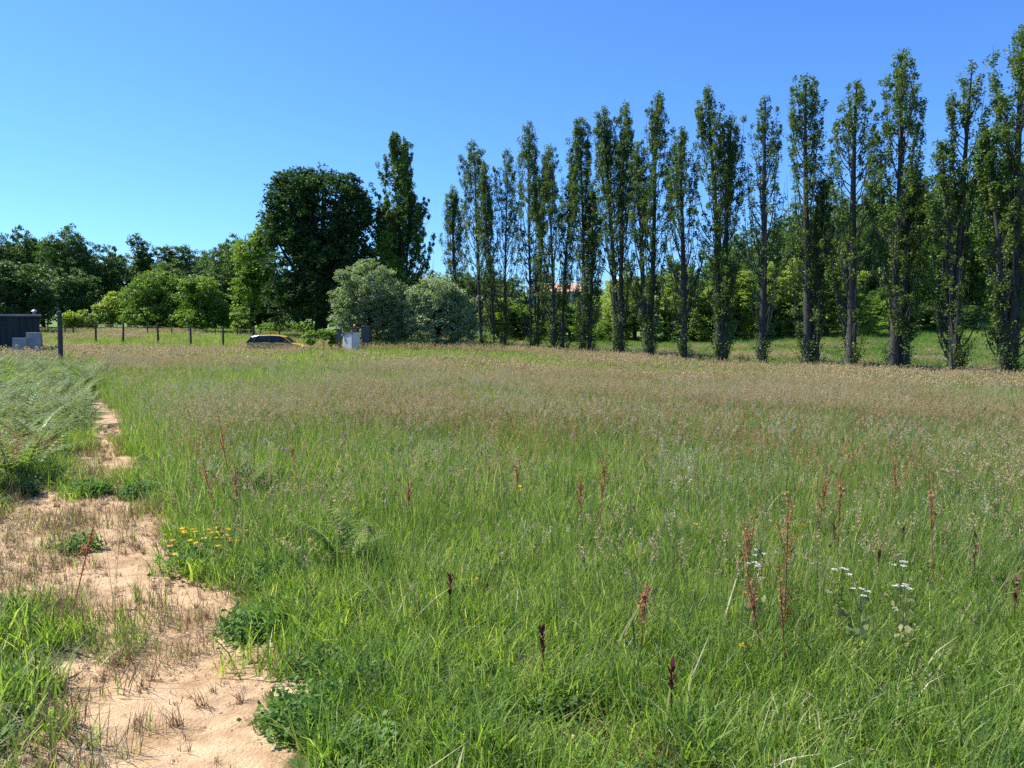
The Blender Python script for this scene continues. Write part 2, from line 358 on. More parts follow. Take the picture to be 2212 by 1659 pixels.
def sandmask(x, y):
    x = np.asarray(x, float); y = np.asarray(y, float)
    jx = (fbm(x, y, .35, 11) - .5) * .5; jy = (fbm(x, y, .35, 21) - .5) * .8
    out = np.zeros(x.shape)
    ok = (y > 1.3) & (y < 18)
    k = 0
    for dx, dy in ((0, 0), (.1, 0), (-.1, 0), (0, .2), (0, -.15)):
        px, py = proj(x + jx + dx, np.maximum(y + jy + dy, .8), 0 * x)
        m = np.zeros(x.shape, bool)
        for P in SANDP[:1] + SANDP[2:5]: m |= inpoly(px, py, P)
        out += m + .85 * inpoly(px, py, SANDP[1]) * (vnoise(x, y, .16, 77) > .38); k += 1
    out = out / k * ok
    # greener islands in the track
    isl = fbm(x, y, .9, 31)
    px, py = proj(x, np.maximum(y, .8), 0 * x)
    for cx_, cy_, rx, ry in [(310, 1050, 55, 60), (170, 1045, 75, 30), (160, 1180, 70, 28), (280, 1390, 60, 45), (60, 1180, 40, 30), (170, 1290, 55, 30), (330, 960, 40, 25)]:
        d = ((px - cx_) / rx) ** 2 + ((py - cy_) / ry) ** 2
        out = np.where(d < .55 + isl * .5, out * .55, out)
    return out

# ------------------------------------------------------------------ ground sheet
def axis(lo, hi, f0, f1, step, grow):
    c = list(np.arange(f0, f1 + step / 2, step)); s = step; a = f0; L = []
    while a > lo: s *= grow; a -= s; L.append(a)
    s = step; b = c[-1]; H = []
    while b < hi: s *= grow; b += s; H.append(b)
    return np.array(L[::-1] + c + H)
gx = axis(-3200, 3200, -6.5, 1.6, .05, 1.045); gy = axis(-300, 6000, 2.0, 12, .05, 1.035)
XX, YY = np.meshgrid(gx, gy)
ZZ = ter(XX, YY)
SM = sandmask(XX, YY)
ZZ = ZZ + (fbm(XX, YY, .5, 41) - .5) * .05 * np.clip(1 - np.abs(YY) / 40, 0, 1) + (fbm(XX, YY, .12, 51) - .5) * .022 * (np.abs(YY - 7) < 6)
nx, ny = len(gx), len(gy)
V = np.stack([XX, YY, ZZ], -1).reshape(-1, 3)
i = (np.arange(ny - 1)[:, None] * nx + np.arange(nx - 1)[None]).ravel()
Q = np.stack([i, i + 1, i + nx + 1, i + nx], 1)
fm = (SM.ravel()[Q].mean(1)) > .5
def ground_part(name, Qs):
    u, inv = np.unique(Qs, return_inverse=True)
    o = quads(name, V[u], inv.reshape(-1, 4), M['ground'], smooth=True)
    a = o.data.attributes.new('sand', 'FLOAT', 'POINT'); a.data.foreach_set('value', SM.ravel()[u].astype(np.float32))
    return o
tag(ground_part('ground', Q[~fm]), kind='structure')
tag(ground_part('sandy_path', Q[fm]), kind='structure')

# ------------------------------------------------------------------ scattered meadow (stuff)
def gn_scatter(name, label, protos, P, rz, sc, kind='stuff', cat=None, tilt=.12):
    n = len(P)
    me = bpy.data.meshes.new(name); me.vertices.add(n); me.vertices.foreach_set('co', np.asarray(P, np.float32).ravel())
    rot = np.stack([rng.normal(0, tilt, n), rng.normal(0, tilt, n), rz], 1).astype(np.float32)
    a = me.attributes.new('rot', 'FLOAT_VECTOR', 'POINT'); a.data.foreach_set('vector', rot.ravel())
    a = me.attributes.new('sc', 'FLOAT', 'POINT'); a.data.foreach_set('value', np.asarray(sc, np.float32))
    a = me.attributes.new('idx', 'INT', 'POINT'); a.data.foreach_set('value', rng.integers(0, len(protos), n).astype(np.int32))
    o = bpy.data.objects.new(name, me); COL.objects.link(o)
    c = bpy.data.collections.new(name + '_variants')
    for p in protos: c.objects.link(p)
    ng = bpy.data.node_groups.new(name, 'GeometryNodeTree')
    ng.interface.new_socket('Geometry', in_out='INPUT', socket_type='NodeSocketGeometry')
    ng.interface.new_socket('Geometry', in_out='OUTPUT', socket_type='NodeSocketGeometry')
    N = ng.nodes; L = ng.links
    gi = N.new('NodeGroupInput'); go = N.new('NodeGroupOutput')
    ip = N.new('GeometryNodeInstanceOnPoints'); ci = N.new('GeometryNodeCollectionInfo')
    ci.inputs['Collection'].default_value = c; ci.inputs['Separate Children'].default_value = True; ci.inputs['Reset Children'].default_value = True
    def na(nm, ty):
        x = N.new('GeometryNodeInputNamedAttribute'); x.data_type = ty; x.inputs[0].default_value = nm
        return [s for s in x.outputs if s.enabled and s.name == 'Attribute'][0]
    L.new(gi.outputs[0], ip.inputs['Points']); L.new(ci.outputs[0], ip.inputs['Instance'])
    ip.inputs['Pick Instance'].default_value = True
    L.new(na('idx', 'INT'), ip.inputs['Instance Index'])
    L.new(na('rot', 'FLOAT_VECTOR'), ip.inputs['Rotation']); L.new(na('sc', 'FLOAT'), ip.inputs['Scale'])
    L.new(ip.outputs[0], go.inputs[0])
    md = o.modifiers.new('scatter', 'NODES'); md.node_group = ng
    tag(o, label, cat, kind=kind)
    return o
def proto(name, parts, mats):
    V, Qd, r, m = merge(parts); return quads(name, V, Qd, mats, r, m, link=False)
def disc(n, r):
    a = rng.uniform(0, 2 * np.pi, n); q = r * np.sqrt(rng.random(n)); return np.stack([q * np.cos(a), q * np.sin(a), np.zeros(n)], 1)
def blades(n, r, h0, h1, w0, w1, lean=.25, curve=.35, **k):
    b = disc(n, r); az = rng.uniform(0, 2 * np.pi, n)
    return strips(b, az, rng.uniform(h0, h1, n), rng.uniform(w0, w1, n), rng.uniform(-.05, lean, n), rng.uniform(0, curve, n), **k)
def seed_heads(n, r, h0, h1, sw, hl, ns, ss, lean=.2, curve=.3, hw=.012, droop=0.02):
    b = disc(n, r); az = rng.uniform(0, 2 * np.pi, n); h = rng.uniform(h0, h1, n)
    le = rng.uniform(0, lean, n); cu = rng.uniform(.05, curve, n)
    V, Q1, r1, tip = strips(b, az, h, np.full(n, sw), le, cu, prof=(1, .9, .8, .7))
    d = np.stack([np.cos(az) * (le + 2 * cu), np.sin(az) * (le + 2 * cu), 1 - .3 * cu * 3], 1); d /= np.linalg.norm(d, axis=1)[:, None]
    t = rng.uniform(-.85, .15, (n, ns))
    prof = np.sqrt(np.clip(1 - ((t + .35) / .52) ** 2, .04, 1))
    C = tip[:, None] + d[:, None] * (t * hl)[..., None] + rng.normal(0, 1, (n, ns, 3)) * (hw * prof)[..., None]
    C[..., 2] -= droop * (t + .85) ** 2
    V2, Q2, r2 = leaves(C.reshape(-1, 3), ss, up=.2)
    return (V, Q1, r1, 0), (V2, Q2, r2, 1)
def spoke_leaves(n, r, L0, L1, w, lean0=.5, lean1=1.3):
    b = disc(n, r); az = rng.uniform(0, 2 * np.pi, n)
    return strips(b, az, rng.uniform(L0, L1, n), w * rng.uniform(.7, 1.3, n), rng.uniform(lean0, lean1, n), rng.uniform(.1, .5, n), prof=(.25, .8, 1, .85, .1), twist=np.zeros(n))

def frond(L, az, lean, base=(0, 0, 0), np_=13):
    """one bracken frond: arching rachis with paired, tapering pinnae that carry narrow leaflets"""
    parts = []
    t = np.linspace(0, 1, 9)
    d = np.array([math.cos(az), math.sin(az), 0]); side = np.array([-d[1], d[0], 0])
    P = np.array(base) + d * (L * (lean * t + .35 * t ** 2))[:, None] + np.array([0, 0, 1]) * (L * (t * 1.0 - .28 * t ** 3))[:, None]
    V, Qd = tubes([(P, np.linspace(.005, .0015, 9))], 3); parts.append((V, Qd, .4, 1))
    bs = []; dr = []; ln = []
    for k in range(np_):
        tt = .28 + .70 * k / np_; p = np.array([np.interp(tt, t, P[:, j]) for j in range(3)])
        tg = np.array([np.interp(min(1, tt + .05), t, P[:, j]) for j in range(3)]) - p; tg /= np.linalg.norm(tg) + 1e-9
        pl = L * .27 * (1 - (tt - .28) / .76) ** .8
        for s in (-1, 1):
            dd = side * s + tg * .55 + np.array([0, 0, -.12]) + rng.normal(0, .07, 3); dd /= np.linalg.norm(dd)
            bs.append(p); dr.append(dd); ln.append(pl)
    bs = np.array(bs); dr = np.array(dr); ln = np.array(ln)
    # leaflets: each pinna = midrib with 7 pairs of small quads
    m = 7; u = np.linspace(.12, .97, m)
    up = np.array([0, 0, 1.0])
    Vs = []
    for k in range(len(bs)):
        nrm = np.cross(dr[k], np.cross(up, dr[k])); nrm /= np.linalg.norm(nrm) + 1e-9
        sd_ = np.cross(dr[k], nrm)
        for q in u:
            c = bs[k] + dr[k] * ln[k] * q + np.array([0, 0, -.10 * ln[k] * q * q]); w = ln[k] * .20 * (1 - q * .8) + .003; hl = ln[k] * .5 / m * 1.15
            for s in (-1, 1):
                e = c + sd_ * s * w + dr[k] * w * .35 + nrm * rng.normal(0, .12) * w
                Vs += [c - dr[k] * hl * .8, e - dr[k] * hl * .35, e + dr[k] * hl * .25, c + dr[k] * hl * .8]
    Vs = np.array(Vs); Qs = np.arange(len(Vs)).reshape(-1, 4)
    parts.append((Vs, Qs, np.repeat(rng.uniform(.1, 1), len(Qs)), 0))
    return parts

def field(n, y0, y1, pad=1.2, k=.74, back=False):
    y = np.sqrt(rng.uniform(y0 ** 2, y1 ** 2, n)); w = k * y + pad
    x = rng.uniform(-1, 1, n) * w
    return x, y
def plant(x, y, dz=0): return np.stack([x, y, ter(x, y) + dz], 1)

def mound(x, y): # ferns area on the left (photo outline on the ground)
    px, py = proj(x, np.maximum(y, .8), 0 * x)
    return inpoly(px, py, [(-400, 765), (110, 775), (190, 785), (230, 800), (205, 840), (190, 900), (185, 960), (120, 985), (90, 1030), (0, 1080), (-400, 1150)])

def behind(x, y):      # is there bare sand just beyond this spot, where tall grass would hide it
    m = 0
    for k_ in (.06, .12, .19): m = np.maximum(m, sandmask(x * (1 + k_), y * (1 + k_)))
    return m
# green turf, near
x, y = field(15000, 1.7, 10.5); s = sandmask(x, y); den = fbm(x, y, .5, 61)
k = (rng.random(len(x)) > s * 1.02 + .0) & (rng.random(len(x)) < .45 + den) & ~((s > .1) & (rng.random(len(x)) < .75)); pp = proj(x, y, 0 * x); k &= ~((pp[0] < 160) & (pp[1] > 1060) & (rng.random(len(x)) < .5)); x, y = x[k], y[k]
gn_scatter('meadow_turf', 'short bright green meadow grass in the foreground',
           [proto('turf_tuft', [(*blades(85, .14, .05, .19, .003, .007, .55, .6)[:3], 0)], [M['turf']]) for _ in range(4)],
           plant(x, y, -.01), rng.uniform(0, 6.28, len(x)), rng.uniform(.7, 1.45, len(x)))
# tall grass, near and middle
x, y = field(21000, 1.7, 27); s = sandmask(x, y); f = fbm(x, y, 1.3, 71)
px, py = proj(x, y, 0 * x)
near = np.clip((y - 2.0) / 5, 0, 1)
keep = (rng.random(len(x)) > s * 1.3) & (rng.random(len(x)) < (.22 + .78 * near) * (.1 + 1.5 * f) + (x > 1.2) * .18) & ~((px < 1150) & (py > 1300) & (rng.random(len(x)) < .8)) & ~((behind(x, y) > .3) & (rng.random(len(x)) < .93)) & ~(mound(x, y) & (rng.random(len(x)) < .8)) & ~((px < 215) & (py > 1040) & (rng.random(len(x)) < .88))
x, y = x[keep], y[keep]
gn_scatter('tall_grass', 'knee high green grass filling the meadow',
           [proto('tall_tuft', [(*blades(42, .17, .20, .46, .0032, .0065, .22, .38)[:3], 0)], [M['tall']]) for _ in range(5)],
           plant(x, y), rng.uniform(0, 6.28, len(x)), rng.uniform(.65, 1.25, len(x)) * (.75 + .25 * np.clip(y / 6, 0, 1)))
# far grass
x, y = field(26000, 20, 100, pad=3); f = fbm(x, y, 7, 81)
gn_scatter('far_meadow_grass', 'long grass of the meadow running back to the trees',
           [proto('far_tuft', [(*blades(80, .55, .18, .48, .010, .02, .3, .45)[:3], 0)], [M['far']]) for _ in range(4)],
           plant(x, y), rng.uniform(0, 6.28, len(x)), rng.uniform(.7, 1.2, len(x)))
# lush strips behind the poplars
x, y = field(16000, 38, 98, pad=3)
px, py = proj(x, y, ter(x, y)); k = (px > 1030) & (fbm(x, y, 6, 91) > .42) & (y > 66 - (px - 1040) * .024); x, y = x[k], y[k]
gn_scatter('lush_grass', 'brighter green grass beyond the poplar row',
           [proto('lush_tuft', [(*blades(70, .5, .2, .5, .012, .024, .4, .5)[:3], 0)], [M['lush']]) for _ in range(3)],
           plant(x, y, .02), rng.uniform(0, 6.28, len(x)), rng.uniform(.7, 1.3, len(x)))
x, y = field(5200, 40, 100, pad=3)
px, py = proj(x, y, ter(x, y)); k = (px > 1030) & (fbm(x, y, 4, 95) > .5) & (y > 60 - (px - 1040) * .024); x, y = x[k], y[k]
gn_scatter('rank_tussocks', 'dark rank tussocks in the rough grass beyond the poplar row',
           [proto('rank_tuft', [(*blades(60, .35, .2, .75, .014, .03, .5, .6)[:3], 0)], [M['weed']]) for _ in range(3)],
           plant(x, y, .02), rng.uniform(0, 6.28, len(x)), rng.uniform(.6, 1.5, len(x)))
# seed heads
def heads(name, label, mat, n, y0, y1, kf, near=True, dens=None, h=(.45, .72), cnt=7, r=.2, sw=.0022, hl=.10, ns=16, ss=.010, hw=.010, stem='stem', sc=(.8, 1.2)):
    x, y = field(n, y0, y1); s = sandmask(x, y); k = (rng.random(n) > s * 2) & kf(x, y); x, y = x[k], y[k]
    gn_scatter(name, label, [proto(name + '_tuft', list(seed_heads(cnt, r, h[0], h[1], sw, hl, ns, ss, hw=hw)), [M[stem], M[mat]]) for _ in range(4)],
               plant(x, y), rng.uniform(0, 6.28, len(x)), rng.uniform(sc[0], sc[1], len(x)))
def band(x, y, a, b): return np.clip((y - a) / (b - a), 0, 1)
heads('meadow_seed_heads', 'tan and pink seed heads above the meadow grass', 'tan', 15000, 3.8, 28,
      lambda x, y: (rng.random(len(x)) < (.45 + .40 * band(x, y, 5, 12)) * np.clip(fbm(x, y, 2.8, 101) * 4.6 - 1.9, .07, 1)) & ~mound(x, y), cnt=8, r=.24, ns=34, ss=.009, hw=.008, hl=.12)
heads('far_seed_heads', 'tan seed heads tinting the far meadow', 'tan', 17000, 24, 80,
      lambda x, y: rng.random(len(x)) < np.clip(fbm(x, y, 8, 111) * 5.5 - 2.55, .05, .60), cnt=22, r=.55, h=(.4, .66), sw=.006, hl=.13, ns=7, ss=.04, hw=.022)
heads('pale_seed_heads', 'whitish straw seed heads in the middle of the meadow', 'pale', 3600, 4.5, 24,
      lambda x, y: rng.random(len(x)) < np.clip(fbm(x - 3, y, 3, 121) * 2.8 - 1.1, .04, 1) * (.25 + .75 * band(x, y, 6, 10)), cnt=5, r=.2, ns=34, ss=.009, hw=.009, hl=.10)
heads('sorrel_haze', 'rusty red sorrel sprinkled through the meadow', 'sorrel', 6500, 6, 30,
      lambda x, y: rng.random(len(x)) < np.clip(fbm(x, y * .7, 5, 131) * 5.5 - 3.0, .012, .6), cnt=6, r=.3, h=(.4, .62), ns=42, ss=.009, hw=.014, hl=.2)
heads('dark_spike_grass', 'thin grass stems with dark narrow spikes', 'dark', 1300, 2.6, 15,
      lambda x, y: x > -1.8 - y * .05, cnt=2, r=.2, h=(.35, .62), ns=44, ss=.0075, hw=.003, hl=.09)
heads('mixed_stalks', 'thin flowering grass stalks in the middle of the meadow', 'tan', 3000, 3.4, 12,
      lambda x, y: rng.random(len(x)) < np.clip(fbm(x, y, 1.8, 137) * 3 - .9, .1, 1), cnt=4, r=.22, h=(.4, .7), ns=30, ss=.0065, hw=.005, hl=.08)
px_ = []
for cx_, cy_, rx, ry, n in [(925, 935, 80, 30, 16), (1040, 950, 60, 26, 8), (1475, 965, 30, 24, 8), (1560, 965, 120, 36, 24), (1640, 990, 60, 26, 8), (2090, 1035, 60, 24, 6)]:
    for _ in range(n): px_.append(hit(rng.normal(cx_, rx * .6), rng.normal(cy_, ry * .6), .5)[:2])
px_ = np.array(px_)
gn_scatter('cream_bedstraw', 'patches of tiny cream bedstraw flowers in the middle of the meadow',
           [proto('bedstraw_tuft', list(seed_heads(4, .14, .36, .54, .0022, .13, 30, .008, hw=.016)), [M['stem'], M['pale']]) for _ in range(3)],
           plant(px_[:, 0], px_[:, 1]), rng.uniform(0, 6.28, len(px_)), rng.uniform(.8, 1.15, len(px_)))
# broad leaves
x, y = field(9000, 1.8, 9); s = sandmask(x, y); px, py = proj(x, y, 0 * x); f = fbm(x, y, .8, 141)
k = (s < .35) & (rng.random(len(x)) < np.clip(f * 2.2 - .7, 0, 1) * np.where((px < 1300), 1, .45)); x, y = x[k], y[k]
gn_scatter('ground_weeds', 'low broad leaved weeds and clover among the grass',
           [proto('weed_rosette', [(*spoke_leaves(34, .11, .035, .095, .015)[:3], 0)], [M['weed']]) for _ in range(3)] +
           [proto('clover_patch', [(*leaves(np.column_stack([disc(160, .14)[:, :2], rng.uniform(.02, .10, 160)]), .024, up=1.6), 0)], [M['weed']])],
           plant(x, y), rng.uniform(0, 6.28, len(x)), rng.uniform(.6, 1.25, len(x)))
x, y = field(5200, 1.8, 9); s = sandmask(x, y); k = (s < .5) & (rng.random(len(x)) < np.clip(fbm(x, y, .7, 145) * 2.6 - .8, .05, 1)); x, y = x[k], y[k]
gn_scatter('dead_thatch', 'withered straw coloured thatch low in the grass',
           [proto('thatch_tuft', [(*blades(20, .13, .04, .17, .003, .006, 1.0, .8)[:3], 0)], [M['straw']]) for _ in range(3)],
           plant(x, y), rng.uniform(0, 6.28, len(x)), rng.uniform(.6, 1.4, len(x)))
x, y = field(3600, 1.8, 10); s = sandmask(x, y); k = (s < .3) & (rng.random(len(x)) < np.clip(fbm(x, y, .9, 147) * 3.4 - 1.4, .03, 1)); x, y = x[k], y[k]
gn_scatter('broad_bladed_grass', 'broad bladed bright green grass in loose clumps',
           [proto('broad_tuft', [(*blades(13, .09, .10, .27, .008, .014, .5, .7)[:3], 0)], [M['turf']]) for _ in range(4)],
           plant(x, y), rng.uniform(0, 6.28, len(x)), rng.uniform(.6, 1.3, len(x)))
# dry stubble on the sand
x, y = field(26000, 1.8, 12); s = sandmask(x, y)
k = (s > .15) & (rng.random(len(x)) < np.clip(fbm(x, y, .6, 151) * 2.6 - .7, .10, .9)) & (x < 1.5); x, y = x[k], y[k]
gn_scatter('dry_stubble', 'small dry brown tufts dotting the sand',
           [proto('stubble_tuft', [(*blades(nb, .022, .02, hh, .0022, .004, .8, .6)[:3], 0)], [M['dry']]) for nb, hh in ((12, .035), (18, .05), (24, .085), (10, .025), (14, .04))],
           plant(x, y), rng.uniform(0, 6.28, len(x)), rng.uniform(.5, 1.3, len(x)))
x, y = field(60000, 1.8, 11); s = sandmask(x, y); k = (s > .2) & (rng.random(len(x)) < np.clip(fbm(x, y, .4, 155) * 2 - .5, .05, 1)); x, y = x[k], y[k]
_ic = np.array([(0, 0, 1), (.9, 0, .1), (0, .9, -.1), (-.9, 0, .1), (0, -.9, 0), (0, 0, -.6)])
def clod_mesh():
    me = bpy.data.meshes.new('clod'); me.from_pydata([tuple(v) for v in _ic * rng.uniform(.55, 1.35, (6, 3)) * .008], [], [(0, 1, 2), (0, 2, 3), (0, 3, 4), (0, 4, 1), (5, 2, 1), (5, 3, 2), (5, 4, 3), (5, 1, 4)])
    me.materials.append(M['clod']); return bpy.data.objects.new('clod', me)
M['clod'] = solid('earth_clods', (.46, .33, .21), .95, .1, var=.2, scale=2)
gn_scatter('sand_clods', 'small clods and crumbs of earth on the sandy path', [clod_mesh() for _ in range(5)], plant(x, y), rng.uniform(0, 6.28, len(x)), rng.uniform(.2, .95, len(x)) ** 2 + .15, tilt=.6)
x, y = field(6000, 1.8, 11); s = sandmask(x, y)
k = (s > .12) & (rng.random(len(x)) < np.clip(fbm(x, y, .8, 161) * 3.2 - 1.25, .03, .9)) & (x < 1.5); x, y = x[k], y[k]
gn_scatter('sparse_sand_grass', 'thin yellowish grass growing out of the sand',
           [proto('sparse_tuft', [(*blades(26, .09, .06, .22, .002, .004, .5, .5)[:3], 0), (*blades(8, .08, .05, .16, .003, .006, .5, .5)[:3], 1)], [M['dry'], M['tall']]) for _ in range(3)],
           plant(x, y), rng.uniform(0, 6.28, len(x)), rng.uniform(.6, 1.3, len(x)))
x, y = field(800, 2.2, 14); k = sandmask(x, y) < .4; x, y = x[k], y[k]
gn_scatter('dead_straw', 'bleached dead straws lying across the grass',
           [proto('straw_blade', [(*strips(disc(2, .1) + np.array([0, 0, .08]), rng.uniform(0, 6.28, 2), rng.uniform(.12, .26, 2), rng.uniform(.006, .010, 2), rng.uniform(.2, 1.1, 2), rng.uniform(-.2, .6, 2))[:3], 0)], [M['straw']]) for _ in range(6)],
           plant(x, y), rng.uniform(0, 6.28, len(x)), rng.uniform(.5, 1.2, len(x)))
# little flower specks
x, y = field(130, 4, 20); k = sandmask(x, y) < .1; x, y = x[k], y[k]
gn_scatter('purple_wildflowers', 'tiny purple wildflowers specking the meadow',
           [proto('purple_speck', [(*strips(np.zeros((1, 3)), np.array([0.]), np.array([.45]), np.array([.003]), np.array([.1]), np.array([.1]))[:3], 0),
                                   (*leaves(rng.normal(0, .008, (12, 3)) + np.array([.075, 0, .42]), .016), 1)], [M['stem'], M['purple']])],
           plant(x, y), rng.uniform(0, 6.28, len(x)), rng.uniform(.8, 1.2, len(x)))
x, y = field(200, 3, 22); k = sandmask(x, y) < .1; x, y = x[k], y[k]
gn_scatter('yellow_wildflowers', 'tiny yellow wildflowers specking the meadow',
           [proto('yellow_speck', [(*strips(np.zeros((1, 3)), np.array([0.]), np.array([.36]), np.array([.003]), np.array([.1]), np.array([.1]))[:3], 0),
                                   (*leaves(rng.normal(0, .006, (9, 3)) + np.array([.06, 0, .34]), .016, up=2), 1)], [M['stem'], M['yellow']])],
           plant(x, y), rng.uniform(0, 6.28, len(x)), rng.uniform(.8, 1.2, len(x)))
# bracken bed
x = rng.uniform(-30, 0, 9000); y = rng.uniform(6, 32, 9000); k = mound(x, y) & (sandmask(x, y) < .2) & (x > -.80 * y - 2) & (fbm(x, y, 1.2, 171) > .28); x, y = x[k][:2600], y[k][:2600]
def clump(n, L0, L1):
    P = []
    for i in range(n): P += frond(rng.uniform(L0, L1), rng.uniform(0, 6.28), rng.uniform(.25, .7), (rng.normal(0, .03), rng.normal(0, .03), 0), 11)
    return P
gn_scatter('bracken_bed', 'thick bed of pale green bracken ferns beside the path',
           [proto('bracken_clump', clump(6, .28, .5), [M['fern'], M['stem']]) for _ in range(4)],
           plant(x, y), rng.uniform(0, 6.28, len(x)), rng.uniform(.9, 1.7, len(x)))

# ------------------------------------------------------------------ single plants one can point at
def make_plant(name, label, cat, px, py, h, group=None):
    x, y, z = hit(px, py, h); return thing(name, label, cat, (x, y, z), group, rng.uniform(0, 6.28)), y
def fern_plant(label, px, py, h, n):
    t, _ = make_plant('fern_plant', label, 'fern', px, py, h * .75, 'single young ferns in the grass')
    for i in range(n):
        V, Qd, r, m = merge(frond(h * rng.uniform(.8, 1.15), i * 6.28 / n + rng.normal(0, .3), rng.uniform(.15, .55)))
        quads('frond', V, Qd, [M['fern'], M['stem']], r, m, t)
fern_plant('upright young fern with silvery fronds right of the yellow flowers', 748, 1115, .52, 8)
fern_plant('dark bushy fern at the left edge of the tall grass above the path', 535, 1005, .42, 9)
fern_plant('low spreading fern just right of the yellow flower patch', 610, 1165, .28, 6)
fern_plant('bright green fern beside the stone slabs of the shed', 15, 765, .8, 7)
def bushy_weed(label, px, py, h, w, n, mat='weed', ls=.026):
    x, y, z = hit(px, py); t = thing('leafy_weed', label, 'weed', (x, y, z), 'leafy weeds beside the path and in the grass'); n = int(n * 1.5); w *= .8; h *= .62
    st_ = [([(0, 0, 0), (math.cos(a) * w * .4, math.sin(a) * w * .4, h * .5), (math.cos(a) * w * .7, math.sin(a) * w * .7, h * rng.uniform(.6, 1))], [.004, .003, .002]) for a in rng.uniform(0, 6.28, 9)]
    V, Qd = tubes(st_, 4); quads('stem', V, Qd, M['stem'], np.full(len(Qd), .3), None, t)
    c = np.column_stack([disc(n // 14, w)[:, :2], rng.uniform(.03, 1, n // 14)]); c[:, 2] *= h * np.sqrt(np.clip(1.1 - (c[:, 0] ** 2 + c[:, 1] ** 2) / w ** 2, .1, 1))
    q = np.repeat(c, 14, 0) + rng.normal(0, .035, (len(c) * 14, 3)); q[:, 2] = np.abs(q[:, 2])
    V, Qd, r = leaves(q, ls, .5); quads('foliage', V, Qd, M[mat], r, parent=t)
M['darkweed'] = leafmat('dark_weed_leaves', [(0, (.05, .10, .035)), (.5, (.085, .155, .05)), (1, (.15, .24, .07))], trans=.3)
for a in [('dark green bushy weed at the edge of the tall grass above the yellow flowers', 535, 1075, .42, .17, 1500, 'darkweed'), ('low dark weed on the left part of the path below the ferns', 112, 1000, .18, .25, 900, 'darkweed'),
          ('dark leafy clump on the path left of centre', 200, 1068, .18, .22, 1100), ('leafy clump spread on the right half of the path', 315, 1072, .2, .25, 1300), ('dark weed at the left picture edge above the bare sand', 50, 1070, .2, .16, 800, 'darkweed'),
          ('lush leafy weed just below the yellow flowers', 470, 1215, .16, .3, 1600), ('wide leafy weed patch right of the bare sand', 585, 1265, .2, .3, 1900), ('leafy weed hanging over the sand edge', 545, 1365, .15, .22, 1100),
          ('low leafy weed at the bottom right corner of the sand', 655, 1560, .14, .2, 1000), ('dark feathery weed at the bottom left of centre', 800, 1500, .16, .12, 700, 'darkweed'), ('small leafy seedling clump on the left sand', 175, 1190, .12, .15, 500)]:
    bushy_weed(*a)
# yellow flower patch
x, y, z = hit(445, 1165, .1)
t = thing('yellow_flower_plant', 'leafy patch of yellow flowers at the right edge of the sandy path', 'flower patch', (x, y, z))
q = [(372, 1167), (384, 1148), (400, 1142), (398, 1152), (369, 1181), (410, 1170), (428, 1148), (436, 1142), (440, 1160), (446, 1152), (455, 1145), (462, 1150), (470, 1138), (474, 1150), (480, 1156), (485, 1160), (492, 1143), (497, 1135), (500, 1162), (505, 1168), (512, 1150), (532, 1147), (478, 1178), (433, 1172), (463, 1163), (490, 1170), (375, 1196)]
parts = []
for px, py in q:
    fx, fy, fz = hit(px, py, .17); p0 = np.array([fx - x, fy - y, fz - z]); p1 = p0 + np.array([rng.normal(0, .02), rng.normal(0, .02), .17])
    V, Qd = tubes([([p0, (p0 + p1) / 2 + .01, p1], [.002, .0015, .0015])], 3); parts.append((V, Qd, .3, 0))
    C = p0 + rng.normal(0, 1, (34, 3)) * np.array([.06, .07, .04]) + np.array([0, 0, .06]); V, Qd, r = leaves(C, .035, up=.6); parts.append((V, Qd, r, 1))
    C = p1 + np.column_stack([np.cos(np.arange(8) * .785) * .012, np.sin(np.arange(8) * .785) * .012, np.zeros(8)])
    Vp, Qp, rp = leaves(np.vstack([C, p1[None]]), .021, up=3)
    quads('flower', Vp, Qp, M['yellow'], rp, parent=t)
V, Qd, r, m = merge(parts); quads('foliage', V, Qd, [M['stem'], M['weed']], r, m, t)
# yarrow
def yarrow(label, px, py, h=.42):
    t, _ = make_plant('yarrow_plant', label, 'wildflower', px, py, h, 'white yarrow heads on the right of the meadow')
    parts = []; heads_ = [(0, 0, 0), (.035, .01, -.012), (-.03, .02, -.008), (.01, -.035, -.02)]
    for a, b, c in heads_:
        V, Qd = tubes([([(0, 0, 0), (0, 0, h * .7), (a, b, h + c)], [.003, .0025, .0015])], 4); parts.append((V, Qd, .3, 0))
    V, Qd, r = leaves(np.column_stack([rng.normal(0, .03, 30), rng.normal(0, .03, 30), rng.uniform(0, h * .7, 30)]), .04, .1); parts.append((V, Qd, r, 0))
    V, Qd, r, m = merge(parts); quads('stem', V, Qd, [M['stem']], r, None, t)
    for a, b, c in heads_:
        d = disc(20, .015); d[:, 2] = h + c + .004 - (d[:, 0] ** 2 + d[:, 1] ** 2) * 8; d[:, 0] += a; d[:, 1] += b
        V, Qd, r = leaves(d, .009, up=4); quads('flower_head', V, Qd, M['white'], r, parent=t)
for lb, px, py in [('white yarrow topmost of the group beside rusty dock stalks', 1637, 1190), ('white yarrow just below the topmost one', 1632, 1218), ('widest white yarrow head with a yellow flower at its edge', 1820, 1229),
                   ('white yarrow head farthest right and highest', 1948, 1214), ('small white yarrow head low between two larger ones', 1859, 1273), ('small round white yarrow at far right below the highest head', 1954, 1265)]:
    yarrow(lb, px, py)
